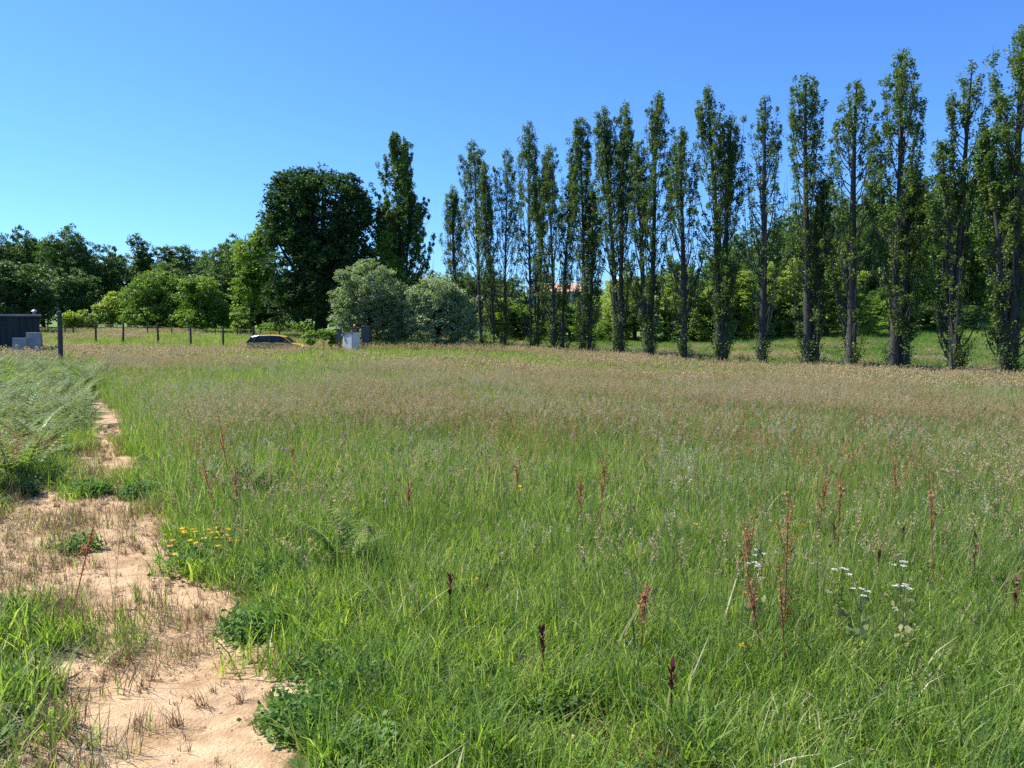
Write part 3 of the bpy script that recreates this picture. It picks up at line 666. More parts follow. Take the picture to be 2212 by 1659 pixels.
# orchids
def orchid(label, px, py, h=.26, n=6):
    t, _ = make_plant('orchid_plant', label, 'wildflower', px, py, h * .9, 'wine red orchids in the meadow')
    V, Qd = tubes([([(0, 0, 0), (.004, 0, h * .5), (0, .003, h)], [.004, .0035, .002])], 5)
    V2, Q2, r2, _ = strips(np.zeros((5, 3)), rng.uniform(0, 6.28, 5), rng.uniform(.08, .15, 5), np.full(5, .012), np.full(5, .3), np.full(5, .3), prof=(1, .9, .6, .1))
    V, Qd, r, m = merge([(V, Qd, .3, 0), (V2, Q2, r2, 1)]); quads('stem', V, Qd, [M['wine'], M['weed']], r, m, t)
    for i in range(n):
        zz = h * (.62 + .38 * i / n); az = i * 2.4
        a, b, c, _ = strips(np.array([[0, 0, zz]] * 3), np.array([az, az + .25, az - .25]), np.array([.05, .042, .042]), np.array([.02, .013, .013]), np.array([.35, .5, .5]), np.array([.1, -.1, -.1]), prof=(.6, 1, .8, .1), twist=np.zeros(3))
        quads('flower', a, b, M['wine'], c, parent=t)
for lb, px, py, h in [('wine red orchid standing alone in the middle foreground', 1172, 1372, .3), ('wine red orchid in the shorter grass left of the one in the middle foreground', 972, 1255, .28),
                      ('bent wine red orchid low on the right of the middle foreground', 1452, 1452, .28), ('dark tall orchid upper of the pair near the white yarrow', 1951, 1152, .3),
                      ('stout dark orchid on the right under the arching straw', 2109, 1168, .4), ('small dark orchid between two yarrow heads', 1900, 1195, .26),
                      ('dark orchid cluster at the right edge of the picture', 2196, 1262, .34), ('slim red orchid just left of the cluster at the right edge', 2170, 1262, .24), ('thin dark orchid spike among grass on the right, left of the tall one', 1803, 1145, .28)]:
    orchid(lb, px, py, h)
# dock / sorrel stalks
def dock(label, px, py, h=.7, L=.3, col='sorrel'):
    t, _ = make_plant('dock_plant', label, 'wild dock', px, py, h, 'rusty red dock stalks standing in the meadow')
    le = rng.uniform(-.3, .3)
    st_ = [([(0, 0, 0), (le * h * .5, 0, h * .5), (le * h, 0, h)], [.004, .003, .0015])]
    C = []
    for i in range(5):
        z0 = h - L * rng.uniform(.45, 1); a = rng.uniform(0, 6.28); l = L * rng.uniform(.3, .55); e = (le * z0 + math.cos(a) * l * .25, math.sin(a) * l * .25, z0 + l * .85)
        st_.append(([(le * z0, 0, z0), e], [.002, .001]))
        u = rng.uniform(.2, 1, 26)[:, None]; C.append(np.array([le * z0, 0, z0]) * (1 - u) + np.array(e) * u + rng.normal(0, .007, (26, 3)))
    u = rng.uniform(0, 1, 60)[:, None]; C.append(np.array([le * (h - L), 0, h - L]) * (1 - u) + np.array([le * h, 0, h]) * u + rng.normal(0, .008, (60, 3)))
    V, Qd = tubes(st_, 4); quads('stalk', V, Qd, [M['sorrel']], np.full(len(Qd), .3), None, t)
    V, Qd, r = leaves(np.vstack(C), .0125, .2); quads('seed_spike', V, Qd, M[col], r, parent=t)
for lb, px, py, h, L in [('tallest rusty dock stalk right of centre in the meadow', 1703, 1060, .78, .42), ('forked rusty dock stalk left of the tallest one', 1606, 1062, .75, .42), ('dark red dock stalk on the far right of the meadow', 2033, 1015, .8, .4),
                         ('slim rusty dock stalk between the tallest one and the dark red one', 1816, 1018, .7, .3), ('faint rusty dock stalk just above and right of the tallest one', 1764, 1020, .65, .28), ('orange dock stalk near the centre of the meadow', 1290, 985, .72, .34),
                         ('rusty dock stalk a little left of the central orange one', 1262, 1025, .6, .3), ('rusty dock stalk below the forked one beside the yarrow', 1660, 1215, .55, .3), ('dock stalk with dense brown seeds right of the yarrow pair', 1706, 1225, .55, .3),
                         ('orange dock stalk low in the centre right grass', 1383, 1245, .45, .22), ('red leaning dock stalk lying over the sandy path', 150, 1130, .5, .34), ('tall red dock stalk by the left edge of the tall grass', 497, 880, .85, .5),
                         ('thin red dock stalk below the tall one at the edge of the path', 475, 985, .65, .35), ('pale red dock stalk leaning beside the dark fern', 512, 1000, .6, .28), ('small orange dock stalk left of centre', 885, 1030, .5, .22), ('thin orange dock stalk in the middle of the meadow', 1100, 985, .6, .24),
                         ('thin orange dock stalk above the dark red one at far right', 1940, 985, .6, .3), ('orange tuft of dock right of the dark fern', 650, 945, .6, .25)]:
    dock(lb, px, py, h, L)
# broad tussocks by the path
def tussock(label, px, py, n, h0, h1, w, r=.12, mat='turf'):
    x, y, z = hit(px, py)
    a, b, c, _ = blades(n, r, h0, h1, w * .7, w * 1.3, .55, .6)
    o = quads('grass_tussock', a, b, M[mat], c); o.location = (x, y, z); tag(o, label, 'grass tuft', 'separate grass tufts near the sandy path')
for lb, px, py, n, h0, h1, w, r in [('bright wide bladed grass tuft at the bottom centre edge', 1040, 1655, 70, .15, .32, .011, .12), ('upright grey green tuft at the bottom of the path edge', 700, 1660, 50, .15, .34, .007, .05),
                                 ('tuft of grass alone in the middle of the sandy path', 285, 1395, 60, .06, .17, .005, .08), ('dense green clump on the left half of the path', 170, 1075, 130, .1, .25, .008, .2),
                                 ('dense green clump on the right half of the path', 315, 1060, 130, .1, .28, .008, .22), ('flattened pale bladed rosette on the upper path', 295, 1300, 16, .08, .16, .008, .02),
                                 ('green tuft at the left picture edge beside the path', 20, 1400, 140, .12, .32, .009, .22), ('leafy green tuft at the lower left picture edge', 30, 1520, 120, .1, .26, .010, .2),
                                 ('bright leafy tuft at the right side of the bare patch', 1500, 1640, 60, .15, .3, .010, .12), ('thin upright tuft on the lower left of the path', 205, 1620, 14, .08, .2, .006, .03)]:
    tussock(lb, px, py, n, h0, h1, w, r)

# ------------------------------------------------------------------ trees
def puffs(c, rad, m, g, zs=1.0):
    n = len(c)
    if n == 0: return np.zeros((0, 3))
    d = g.normal(size=(n, m, 3)); d /= np.linalg.norm(d, axis=2)[..., None]
    d *= (g.random((n, m)) ** .45)[..., None] * np.broadcast_to(rad, (n,))[:, None, None]
    d[..., 2] *= zs
    return (c[:, None] + d).reshape(-1, 3)
def poplar(label, bx, by, tx, ty, Y, wpx, stems=None, dens=1.0, low=.05, seed=0, trunk=.24, lean=0, mat='poplar', group='tall poplars standing in a row', base=True, leaf=.108, nb=46):
    g = np.random.default_rng(1000 + seed)
    b = at(bx, by, Y); b[2] = tz(b[0], b[1]) - .05 if base else b[2]
    top = at(tx, ty, Y); H = top[2] - b[2]; dx = top[0] - b[0]; w = wpx * Y / F / 2
    root = thing('poplar_tree', label, 'tree', b, group)
    stems = stems or [(0, 0, 1.0, 1.0)]      # (base offset m, top offset m, height share, width share)
    T = []; C = []
    for so_, to, hs_, ws_ in stems:
        h = H * hs_; t = np.linspace(0, 1, 12); ph = g.uniform(0, 6.28)
        sx = so_ + (dx + to) * t ** 1.3 + np.sin(t * 5 + ph) * .12 * t; sy = g.normal(0, .25) * t + np.cos(t * 4 + ph) * .1 * t
        P = np.column_stack([sx, sy, t * h]); rt = trunk * (.75 if len(stems) > 1 else 1) * (1 - t * .93) ** .8
        rt[0] *= 1.25
        T.append((P, rt)); ww = w * ws_
        n = int(nb * 1.75 * dens ** .4 * (.75 if len(stems) > 1 else 1))
        lobes = g.uniform(0, 1, 7)
        for i in range(n):
            s = low + (.93 - low) * (i + g.random()) / n
            L = h * min(g.uniform(.15, .36), (1.0 - s) * g.uniform(.42, .98)); L = max(L, .7)
            prof = float(np.interp(s + .5 * L / h, [0, .12, .32, .52, .70, .85, .95, 1.05], [.5, .66, .95, 1.0, .86, .60, .34, .10]))
            az = g.uniform(0, 6.28); r = ww * (.45 + .95 * g.random() ** .7) * prof * (.72 + .5 * lobes[int(s * 6.99)])
            u = np.linspace(0, 1, 7); out = r * (1 - np.exp(-3.2 * u)) + g.normal(0, .05)
            p0 = np.array([np.interp(s, t, P[:, k]) for k in range(3)])
            zb = np.interp(s, t, P[:, 2]) + L * u ** 1.05
            cx_ = np.interp(zb, P[:, 2], P[:, 0]); cy_ = np.interp(zb, P[:, 2], P[:, 1])
            B = np.column_stack([cx_ + out * math.cos(az), cy_ + out * math.sin(az), zb]); B[0] = p0
            T.append((B, np.linspace(.022 + .024 * (1 - s), .006, 7)))
            # leaf masses along the branch; the middle height of the tree is thinner
            thin = 1 - .42 * math.exp(-((s - .32) / .18) ** 2)
            k = max(2, int(L / .42 * min(1.15, dens ** .5) * thin + .5))
            uu = np.linspace(.30, 1.0, k) + g.normal(0, .05, k); uu = uu[g.random(k) > (.24 + .36 * np.clip((.52 - s) / .25, 0, 1))]
            q = np.column_stack([np.interp(uu, u, B[:, j]) for j in range(3)]) + g.normal(0, .10, (len(uu), 3))
            rad = g.uniform(.15, .36, len(uu)) * (1.15 - .4 * uu) * (.8 + .2 * dens); q = puffs(q, rad, int(46 * min(1.1, dens ** .5)), g, 1.35)
            if not len(q): continue
            C.append(q)
        m = int(17 * dens); uu = g.uniform(.80, 1.0, m); uu[:3] = 1.0
        q = np.column_stack([np.interp(uu, t, P[:, k]) for k in range(3)]) + g.normal(0, 1, (m, 3)) * np.array([.22, .22, .1]) * np.clip((1.04 - uu) * 6, .15, 1)[:, None]; C.append(puffs(q, g.uniform(.2, .38, m), 40, g, 1.3))
        # suckers at the foot
        for i in range(int(8 if base else 0)):
            az = g.uniform(0, 6.28); L = h * g.uniform(.06, .19); r = g.uniform(.25, .75) * min(1, w * .7)
            u = np.linspace(0, 1, 5); B = np.column_stack([so_ + math.cos(az) * (.15 + r * u), math.sin(az) * (.15 + r * u), L * u ** .9])
            T.append((B, np.linspace(.03, .006, 5))); m = int(L * 48 * g.uniform(.2, 1.3)); uu = g.uniform(.25, 1.05, m)
            C.append(np.column_stack([np.interp(uu, u, B[:, k]) for k in range(3)]) + g.normal(0, .13, (m, 3)))
    V, Qd = tubes(T[:1] if len(stems) == 1 else [T[0]], 8)
    V, Qd = tubes(T, 6); quads('trunk', V, Qd, M['bark'], parent=root, smooth=True)
    C = np.concatenate(C); C = C[C[:, 2] > .25]
    V, Qd, r = leaves(C, leaf, up=.25, g=g); quads('crown', V, Qd, M[mat], r, parent=root)
    return root

def Yrow(px): return 63.1 / ((px - CX) / F + 1.011)
PS = [ # label, base x, base y, top x, top y, width, stems, density
 ('first full height poplar at the left end of the row', 1040, 755, 1020, 312, 66, None, 1.1),
 ('leafy poplar with a blunt crown, second from the left end of the row', 1091, 756, 1093, 329, 70, [(0, 0, 1, .8), (-.9, -.9, .93, .5)], .95),
 ('tall poplar with a forked rounded top, third from the left end', 1147, 763, 1146, 273, 68, [(0, -.2, 1, .8), (.5, .7, .86, .6)], 1.05),
 ('shorter poplar with two spires just right of the forked rounded one', 1200, 766, 1189, 319, 66, [(-.1, 0, 1, .8), (.5, 1.15, .93, .5)], 1.0),
 ('poplar with dense foliage down to the ground, fifth from the left end', 1259, 771, 1257, 261, 58, [(0, 0, 1, .9), (.5, .4, .7, .7)], 1.25),
 ('poplar with a bare leaning lower trunk, left one of the close pair', 1330, 777, 1307, 240, 56, [(0, 0, 1, 1)], .9),
 ('poplar with a thin pointed top, right one of the close pair', 1339, 777, 1348, 233, 44, None, .8),
 ('broad poplar with a thick trunk and two leaders, left of the short dark one', 1400, 781, 1418, 210, 80, [(.1, 0, 1, .8), (-.15, -1.2, .82, .6)], 1.15),
 ('shorter slender poplar between the broad two leader one and the widest one', 1476, 782, 1471, 282, 58, None, .85),
 ('widest poplar of the row with several ascending stems and a double top', 1556, 793, 1538, 192, 98, [(0, -.1, 1, .7), (.2, 1.0, .90, .7)], 1.15),
 ('thinnest poplar with a pale half bare top', 1644, 797, 1658, 216, 54, None, .62),
 ('poplar with a knobbly narrow tip and a detached right branch', 1743, 800, 1741, 170, 82, [(0, 0, 1, .85), (.4, 1.0, .66, .5)], 1.1),
 ('medium poplar with a slim foot and side suckers, fourth from the right edge', 1836, 812, 1849, 182, 86, None, .95),
 ('tall cone shaped poplar with a bushy foot, third from the right edge', 1931, 813, 1942, 127, 92, [(0, 0, 1, .9), (.5, .5, .66, .7)], 1.2),
 ('open poplar with a broad airy crown and bare foot, second from the right edge', 2060, 818, 2083, 149, 96, [(0, .2, 1, .8), (0, -.9, .76, .6)], .85),
 ('tallest poplar cut off by the right edge of the picture', 2182, 827, 2203, 68, 112, [(0, 0, 1, .9), (-.3, -.9, .72, .5)], 1.35),
]
for k, (lb, bx, by, tx, ty, w, stm, dn) in enumerate(PS):
    Y = Yrow(bx)
    poplar(lb, bx, by, tx, ty, Y, w * 1.24, stm, dn, seed=k, trunk=.17 + .006 * (65 - Y) + (.08 if k in (7, 9, 11, 13, 15) else 0), low=.30 if k == 5 else .06)
poplar('small narrow poplar just left of the first full height one', 985, 750, 978, 408, 68, 46, None, 1.0, seed=30, group='poplars behind the willow bushes')
poplar('broad tiered poplar rising behind the pale willow bushes', 866, 745, 857, 293, 73, 112, [(0, 0, 1, 1), (.4, .9, .72, .8), (-.3, -.8, .66, .7)], 1.3, seed=31, mat='mid', group='poplars behind the willow bushes', nb=64, leaf=.16)

def crown_points(lobes, g, area, cl=.62, inner=.3, thick=.75):
    """clustered leaf centres on and inside a set of ellipsoids (cx, cy, cz, rx, ry, rz)"""
    L = np.array(lobes, float)
    wgt = L[:, 3] * L[:, 5]; wgt = wgt / wgt.sum()
    nleaf = area
    ncl = max(20, int(nleaf / 34)); k = g.choice(len(L), ncl, p=wgt)
    d = g.normal(size=(ncl, 3)); d /= np.linalg.norm(d, axis=1)[:, None]
    rr = np.where(g.random(ncl) < inner, g.uniform(.3, .85, ncl), g.uniform(.82, 1.03, ncl))[:, None]
    c = L[k, :3] + d * L[k, 3:6] * rr
    q = puffs(c, cl * g.uniform(.75, 1.75, ncl) * thick, 34, g, .62)
    return q
def tree(name, label, base, H, lobes, mat, leaf, n, trunk, group=None, cat='tree', seed=0, cl=.6, bark='darkbark', inner=.3, parent=None, limbs=True):
    g = np.random.default_rng(3000 + seed)
    root = thing(name, label, cat, base, group)
    T = []
    t = np.linspace(0, 1, 8); hz = max(l[2] for l in lobes) * .85
    P = np.column_stack([np.sin(t * 3 + seed) * .03 * H * t, np.cos(t * 2 + seed) * .02 * H * t, t * hz])
    T.append((P, trunk * (1 - .85 * t) * np.where(t == 0, 1.3, 1)))
    if limbs:
        for l in lobes:
            for _ in range(2):
                s = g.uniform(.18, .6); p0 = np.array([np.interp(s, t, P[:, k]) for k in range(3)])
                e = np.array(l[:3]) + g.normal(0, .3, 3) * np.array(l[3:6]); e[2] = max(e[2], p0[2] * .9)
                mid = (p0 + e) / 2 + np.array([0, 0, .08 * H]) * g.uniform(-.3, 1)
                T.append(([p0, mid, e], [trunk * .42, trunk * .25, trunk * .08]))
    V, Qd = tubes(T, 7); quads('trunk', V, Qd, M[bark], parent=root, smooth=True)
    C = crown_points(lobes, g, n, cl, inner); C = C[C[:, 2] > .15]
    V, Qd, r = leaves(C, leaf, up=.5, g=g); quads('crown', V, Qd, M[mat], r, parent=root)
    return root
def phototree(name, label, bx, by, Y, lobes_px, mat, leaf, n, trunk, depth=1.0, **k):
    b = at(bx, by, Y); b[2] = tz(b[0], b[1]); g = np.random.default_rng(k.get('seed', 0) + 50)
    L = []
    for cx_, cy_, rx, ry in lobes_px:
        p = at(cx_, cy_, Y); s = Y / F
        L.append((p[0] - b[0], g.uniform(-.35, .35) * rx * s * depth, p[2] - b[2], rx * s, rx * s * depth, ry * s))
    for l in list(L):
        if l[3] > .9 and l[5] > .9:
            for _ in range(4):
                d = g.normal(size=3); d[2] = abs(d[2]) * .8 + .1; d /= np.linalg.norm(d); f = g.uniform(.22, .4)
                L.append((l[0] + d[0] * l[3] * .88, l[1] + d[1] * l[4] * .88, l[2] + d[2] * l[5] * .88, l[3] * f, l[3] * f, l[5] * f * .8))
    H = max(l[2] + l[5] for l in L)
    return tree(name, label, b, H, L, mat, leaf, n, trunk, **k)

phototree('oak_tree', 'huge dark rounded tree left of the poplars, the largest broad tree', 692, 733, 70,
          [(690, 470, 105, 95), (640, 420, 55, 50), (715, 405, 60, 40), (765, 470, 40, 55), (640, 560, 70, 100), (730, 590, 75, 105), (690, 640, 100, 65), (625, 650, 55, 60), (600, 480, 28, 60), (770, 560, 38, 60), (612, 400, 25, 22), (672, 385, 25, 20)],
          'oak', .25, 60000, .55, seed=1, cl=.7, group=None)
phototree('broadleaf_tree', 'sunlit green tree leaning against the left side of the huge dark tree', 545, 722, 76,
          [(545, 560, 38, 50), (575, 520, 22, 40), (530, 640, 30, 55), (560, 610, 35, 50), (585, 470, 14, 20)], 'fresh', .22, 14000, .22, seed=2, cl=.55)
phototree('willow_bush', 'pale grey green willow bush left of its smaller twin', 800, 745, 60,
          [(800, 620, 58, 55), (765, 660, 48, 50), (840, 650, 45, 50), (800, 690, 75, 45), (745, 700, 32, 32), (850, 700, 45, 38)], 'willow', .14, 40000, .14, seed=3, cl=.40, cat='bush', group='pale willow bushes at the foot of the trees')
phototree('willow_bush', 'smaller grey green willow bush right of its larger twin', 945, 750, 59,
          [(945, 640, 48, 46), (910, 675, 38, 45), (985, 670, 40, 48), (945, 705, 65, 38), (1005, 710, 28, 30)], 'willow', .14, 31000, .14, seed=4, cl=.40, cat='bush', group='pale willow bushes at the foot of the trees')
phototree('broadleaf_tree', 'bright green tree peeping out between the huge dark tree and the willow bush', 815, 742, 69,
          [(815, 560, 24, 38), (835, 530, 18, 30), (845, 590, 28, 35)], 'fresh', .2, 7000, .15, seed=5, cl=.45)
phototree('broadleaf_tree', 'big rounded tree at the left edge behind the dark shed', 40, 716, 74,
          [(45, 615, 55, 45), (0, 620, 50, 50), (75, 650, 32, 38), (40, 670, 62, 32), (-60, 630, 60, 60)], 'wood', .22, 22000, .3, seed=6, cl=.55)
phototree('broadleaf_tree', 'bright green tree left of its slightly shorter neighbour behind the fence posts', 330, 716, 82,
          [(335, 620, 45, 34), (300, 655, 34, 35), (360, 655, 38, 40), (330, 685, 60, 24)], 'fresh', .2, 17000, .18, seed=7, cl=.5, group='bright green trees behind the fence posts')
phototree('broadleaf_tree', 'bright green spreading tree right of its taller neighbour behind the fence posts', 435, 716, 80,
          [(435, 628, 38, 30), (405, 660, 30, 32), (460, 660, 34, 34), (435, 688, 56, 22), (485, 690, 22, 18)], 'fresh', .2, 16000, .18, seed=8, cl=.5, group='bright green trees behind the fence posts')
phototree('round_bush', 'low domed bush sloping up to the bright green trees', 240, 716, 84,
          [(255, 655, 28, 25), (235, 680, 32, 26), (215, 692, 20, 16)], 'young', .2, 8000, .1, seed=9, cl=.45, cat='bush')
for k, (lb, px, py, Y, w, h) in enumerate([('small sapling right of the near fence post', 152, 716, 80, 18, 42), ('second sapling between the near fence post and the domed bush', 182, 716, 80, 20, 46), ('bright sapling right of the spreading green tree', 520, 722, 74, 20, 60)]):
    phototree('sapling_tree', lb, px, py, Y, [(px, py - h * .6, w, h * .38), (px + 4, py - h * .3, w * .9, h * .25)], 'young', .18, 2600, .05, seed=20 + k, cl=.35, group='saplings at the edge of the meadow')
for k, (lb, px, w, h) in enumerate([('leafy shoot just right of the car', 672, 13, 30), ('leafy shoot standing left of the concrete gate pillar', 700, 14, 34), ('leafy shoot beside the crooked pole', 716, 7, 30)]):
    phototree('leafy_shrub', lb, px, 752, 53, [(px, 752 - h * .75, w, h * .5)], 'fresh', .13, 500, .03, seed=40 + k, cl=.22, group='leafy shoots between the car and the gate', cat='shrub')
phototree('hedge_bush', 'sunlit low hedge behind the car under the huge dark tree', 620, 722, 84, [(590, 708, 30, 9), (640, 707, 30, 10), (680, 710, 20, 9)], 'fresh', .16, 6000, .05, seed=45, cl=.3, cat='hedge', limbs=False)

# background woods: four tree shapes per tint, copied
PROTO = {}
def mkproto(key, mat, seed, shape, n, leaf):
    g = np.random.default_rng(seed + 500); L = []
    if shape == 'round':
        for _ in range(9):
            a = g.uniform(0, 6.28); r = g.uniform(.6, 2.4); z = g.uniform(4.2, 8.8); L.append((math.cos(a) * r, math.sin(a) * r, z, g.uniform(1.3, 2.2), g.uniform(1.3, 2.2), g.uniform(1.1, 1.9)))
        L.append((0, 0, 5.5, 2.8, 2.8, 3.4)); L.append((0, 0, 2.6, 2.3, 2.3, 1.9))
    elif shape == 'tall':
        for i in range(9):
            z = 2.5 + i * .95; w = 2.0 - abs(i - 3.5) * .22; L.append((g.normal(0, .5), g.normal(0, .5), z, w * g.uniform(.7, 1.1), w * g.uniform(.7, 1.1), g.uniform(.9, 1.4)))
    else:
        for i in range(7):
            z = 1.5 + i * 1.35; w = 2.3 * (1 - i / 7.6) + .25; L.append((g.normal(0, .3), g.normal(0, .3), z, w, w, 1.15))
    return L, n, leaf
def copy_tree(o):
    c = o.copy(); COL.objects.link(c)
    for ch in o.children:
        d = ch.copy(); COL.objects.link(d); d.parent = c
    return c
_uses = {}
def wood(kind, px, ty, Y, w, label, group, by=None, mat=None):
    """background tree whose top shows at (px, ty); kind = round / tall / cone"""
    v = int(rng.integers(0, 4)); key = (kind, mat, v)
    top = at(px, ty, Y); z = tz(top[0], top[1]); H = max(2.0, top[2] - z)
    ww = w * Y / F / 2 / (3.6 if kind == 'round' else 2.3)
    if key not in PROTO:
        L, n, lf = mkproto(key, mat, len(PROTO) + 1, kind, {'round': 15000, 'tall': 11000, 'cone': 9500}[kind], .22)
        PROTO[key] = tree('broadleaf_tree' if kind != 'cone' else 'young_tree', label, (0, 0, 0), 10, L, mat, lf, n, .24, seed=len(PROTO) + 60, cl=.5)
        o = PROTO[key]; _uses[key] = max(l[2] + l[5] * .9 for l in L)
    else:
        o = copy_tree(PROTO[key])
    s = H / _uses[key]
    tag(o, label, 'tree', group); o.location = (top[0], top[1], z - .1); o.scale = (ww, ww, s); o.rotation_euler = (0, 0, rng.uniform(0, 6.28))
    return o
GL = 'dark trees of the wood on the left'
for px, ty, Y, w, lb in [(-60, 500, 104, 120, 'dark tree at the left edge of the left wood'), (12, 503, 106, 80, 'dark tree over the shed, leftmost full crown of the left wood'), (62, 492, 110, 80, 'dark tall tree of the left wood, second crown from the left'),
                         (122, 488, 104, 90, 'tallest dark crown of the left wood'), (168, 505, 104, 70, 'dark tree on the right shoulder of the tallest crown in the left wood'), (235, 528, 108, 75, 'dark tree in the dip right of the tallest crowns'),
                         (306, 507, 116, 64, 'feathery bluish tree sticking up above the bright green trees'), (350, 528, 112, 50, 'small crown right of the feathery bluish tree'), (388, 527, 112, 66, 'pale feathery tree behind the two bright green trees'),
                         (440, 545, 106, 70, 'dark tree filling the dip left of the rising crowns'), (485, 505, 100, 80, 'dark tree rising left of the sunlit tree'), (520, 520, 98, 70, 'dark tree tucked behind the sunlit tree'), (352, 566, 98, 60, 'mid green crown just above the left bright green tree')]:
    wood('round' if w > 66 else 'tall', px, ty, Y, w * 1.25, lb, GL, mat='wood')
for k in range(26):
    px = rng.uniform(-160, 620); wood('round', px, rng.uniform(560, 640), rng.uniform(92, 100), rng.uniform(90, 130), 'dark lower tree in the shaded front of the left wood', 'lower trees in the shade of the left wood', mat='wood')
for k in range(16):
    px = -150 + k * 47; wood('round', px, np.interp(px, [-150, 0, 60, 130, 180, 230, 400, 440, 520, 600], [520, 520, 510, 508, 535, 548, 548, 565, 530, 520]) + rng.uniform(0, 14), rng.uniform(114, 122), 110, 'dark tree at the back of the left wood filling between the crowns', 'back trees of the left wood', mat='wood')
for k in range(7):
    wood('round', 640 + k * 62, 590 + rng.uniform(-20, 20), 92, 110, 'dark tree closing the view behind the willow bushes', 'trees behind the willow bushes', mat='wood')
# right-hand side: dark wood climbing the hill
GR = 'dark trees of the wooded hill on the right'
sky_ = [(1560, 560), (1600, 520), (1640, 545), (1688, 492), (1724, 468), (1770, 470), (1815, 452), (1850, 440), (1890, 430), (1940, 445), (1975, 425), (2010, 420), (2050, 410), (2095, 402), (2135, 392), (2180, 384), (2230, 378), (2290, 372)]
nm = ['leftmost', 'second', 'third', 'fourth', 'fifth', 'sixth', 'seventh', 'eighth', 'ninth', 'tenth', 'eleventh', 'twelfth', 'thirteenth', 'fourteenth', 'fifteenth', 'sixteenth', 'seventeenth', 'last']
for k, (px, ty) in enumerate(sky_):
    wood('round', px, ty - 26, 132 + (k % 3) * 8, 105, ('leftmost' if k == 0 else nm[k] if k == 17 else nm[k] + ' from the left') + ' dark crown on the skyline of the wooded hill', GR, mat='wood')
for k in range(46):
    px = rng.uniform(1560, 2380); ty0 = np.interp(px, [a for a, b in sky_], [b for a, b in sky_])
    wood('round', px, ty0 + rng.uniform(5, 150), rng.uniform(106, 126), rng.uniform(80, 130), 'dark broad tree on the slope of the wooded hill', 'trees on the slope of the right hill', mat='wood')
wood('round', 2175, 425, 106, 170, 'large sunlit light green tree at the right edge behind the last poplars', None, mat='fresh')
wood('round', 2100, 470, 108, 120, 'sunlit green tree left of the large one at the right edge', None, mat='fresh')
wood('tall', 1992, 520, 100, 95, 'bright green tree between the third and second poplar from the right', None, mat='fresh')
wood('cone', 1902, 625, 96, 56, 'small bright cone shaped tree left of the third poplar from the right', None, mat='fresh')
for px, ty, w, m, lb in [(1075, 640, 90, 'young', 'young tree behind the left end of the poplar row'), (1128, 655, 80, 'fresh', 'young tree seen left of the forked rounded poplar'), (1176, 650, 80, 'fresh', 'young tree seen right of the forked rounded poplar'), (1232, 655, 76, 'fresh', 'yellow green young tree left of the foliage covered poplar'),
                         (1372, 600, 92, 'young', 'mid green young tree just right of the close poplar pair'), (1440, 590, 80, 'young', 'light young tree right of the broad two leader poplar'), (1500, 575, 80, 'young', 'yellow tipped young tree left of the widest poplar'), (1600, 585, 96, 'young', 'young tree filling the gap right of the widest poplar'),
                         (1668, 565, 70, 'young', 'pointed young tree right of the thinnest poplar'), (1712, 550, 80, 'young', 'pale young tree left of the knobbly tipped poplar'), (1790, 552, 95, 'young', 'pale feathery young tree right of the knobbly tipped poplar'), (1850, 585, 80, 'young', 'young tree behind the slim footed poplar'), (1550, 600, 80, 'young', 'young tree hidden behind the widest poplar'), (1950, 600, 80, 'fresh', 'young tree behind the cone shaped poplar')]:
    wood('cone' if w < 85 else 'tall', px, ty, rng.uniform(88, 93), w * 1.15, lb, 'young trees behind the poplar row', mat=m)
for k in range(44):
    ux = rng.uniform(1050, 2120)
    wood('round', ux, rng.uniform(600, 672), rng.uniform(93, 104), rng.uniform(70, 110), 'dark bushy undergrowth tree between the young trees', 'undergrowth trees', mat='wood' if (k % 3 == 0 or ux > 1780) else 'young')
wood('round', 1300, 690, 90, 60, 'bright low shrub in front of the green lawn gap', None, mat='fresh')
for px, ty, w in [(1335, 606, 60), (1375, 596, 60), (1420, 590, 70), (1460, 560, 60), (1500, 585, 60), (1100, 598, 60), (1060, 590, 70), (1178, 596, 44), (1010, 590, 80), (960, 600, 80), (1290, 625, 40), (1395, 615, 60)]:
    wood('round', px, ty, 232, w, 'far dark tree on the hill line around the house', 'far trees on the hill line', mat='wood')
for px, ty, w in [(1150, 668, 60), (1200, 672, 60), (1250, 664, 50), (1360, 640, 60), (1400, 640, 60), (1100, 668, 70)]:
    wood('round', px, ty, 165, w, 'green shrub on the slope below the house', 'shrubs below the house', mat='fresh')

# ------------------------------------------------------------------ fence posts, gate, shed, car, house
M['post'] = solid('weathered_post', (.085, .075, .06), .85, .2, var=.35, scale=6, bump=.4, stretch=(4, 4, .7))
M['concrete'] = solid('grey_concrete', (.10, .10, .095), .9, .2, var=.2, scale=5, bump=.3)
M['slab'] = solid('slab_concrete', (.30, .29, .28), .9, .2, var=.18, scale=3, bump=.3)
M['shedwall'] = solid('dark_shed_boards', (.035, .038, .04), .8, .3, var=.3, scale=3, stretch=(1, 1, .3))
M['sheet'] = solid('metal_sheet', (.22, .23, .24), .45, .5, var=.25, scale=4)
M['cabinet'] = solid('grey_cabinet', (.78, .77, .74), .6, .3, var=.14, scale=9, stretch=(8, 8, .6))
M['rust'] = solid('rusty_metal', (.26, .15, .10), .8, .2, var=.3)
M['blue'] = solid('blue_plastic', (.08, .20, .36), .6, .3)
M['amber'] = solid('amber_lens', (.75, .38, .03), .3, .5, var=.05)
M['blackp'] = solid('black_plastic', (.02, .02, .022), .5, .4)
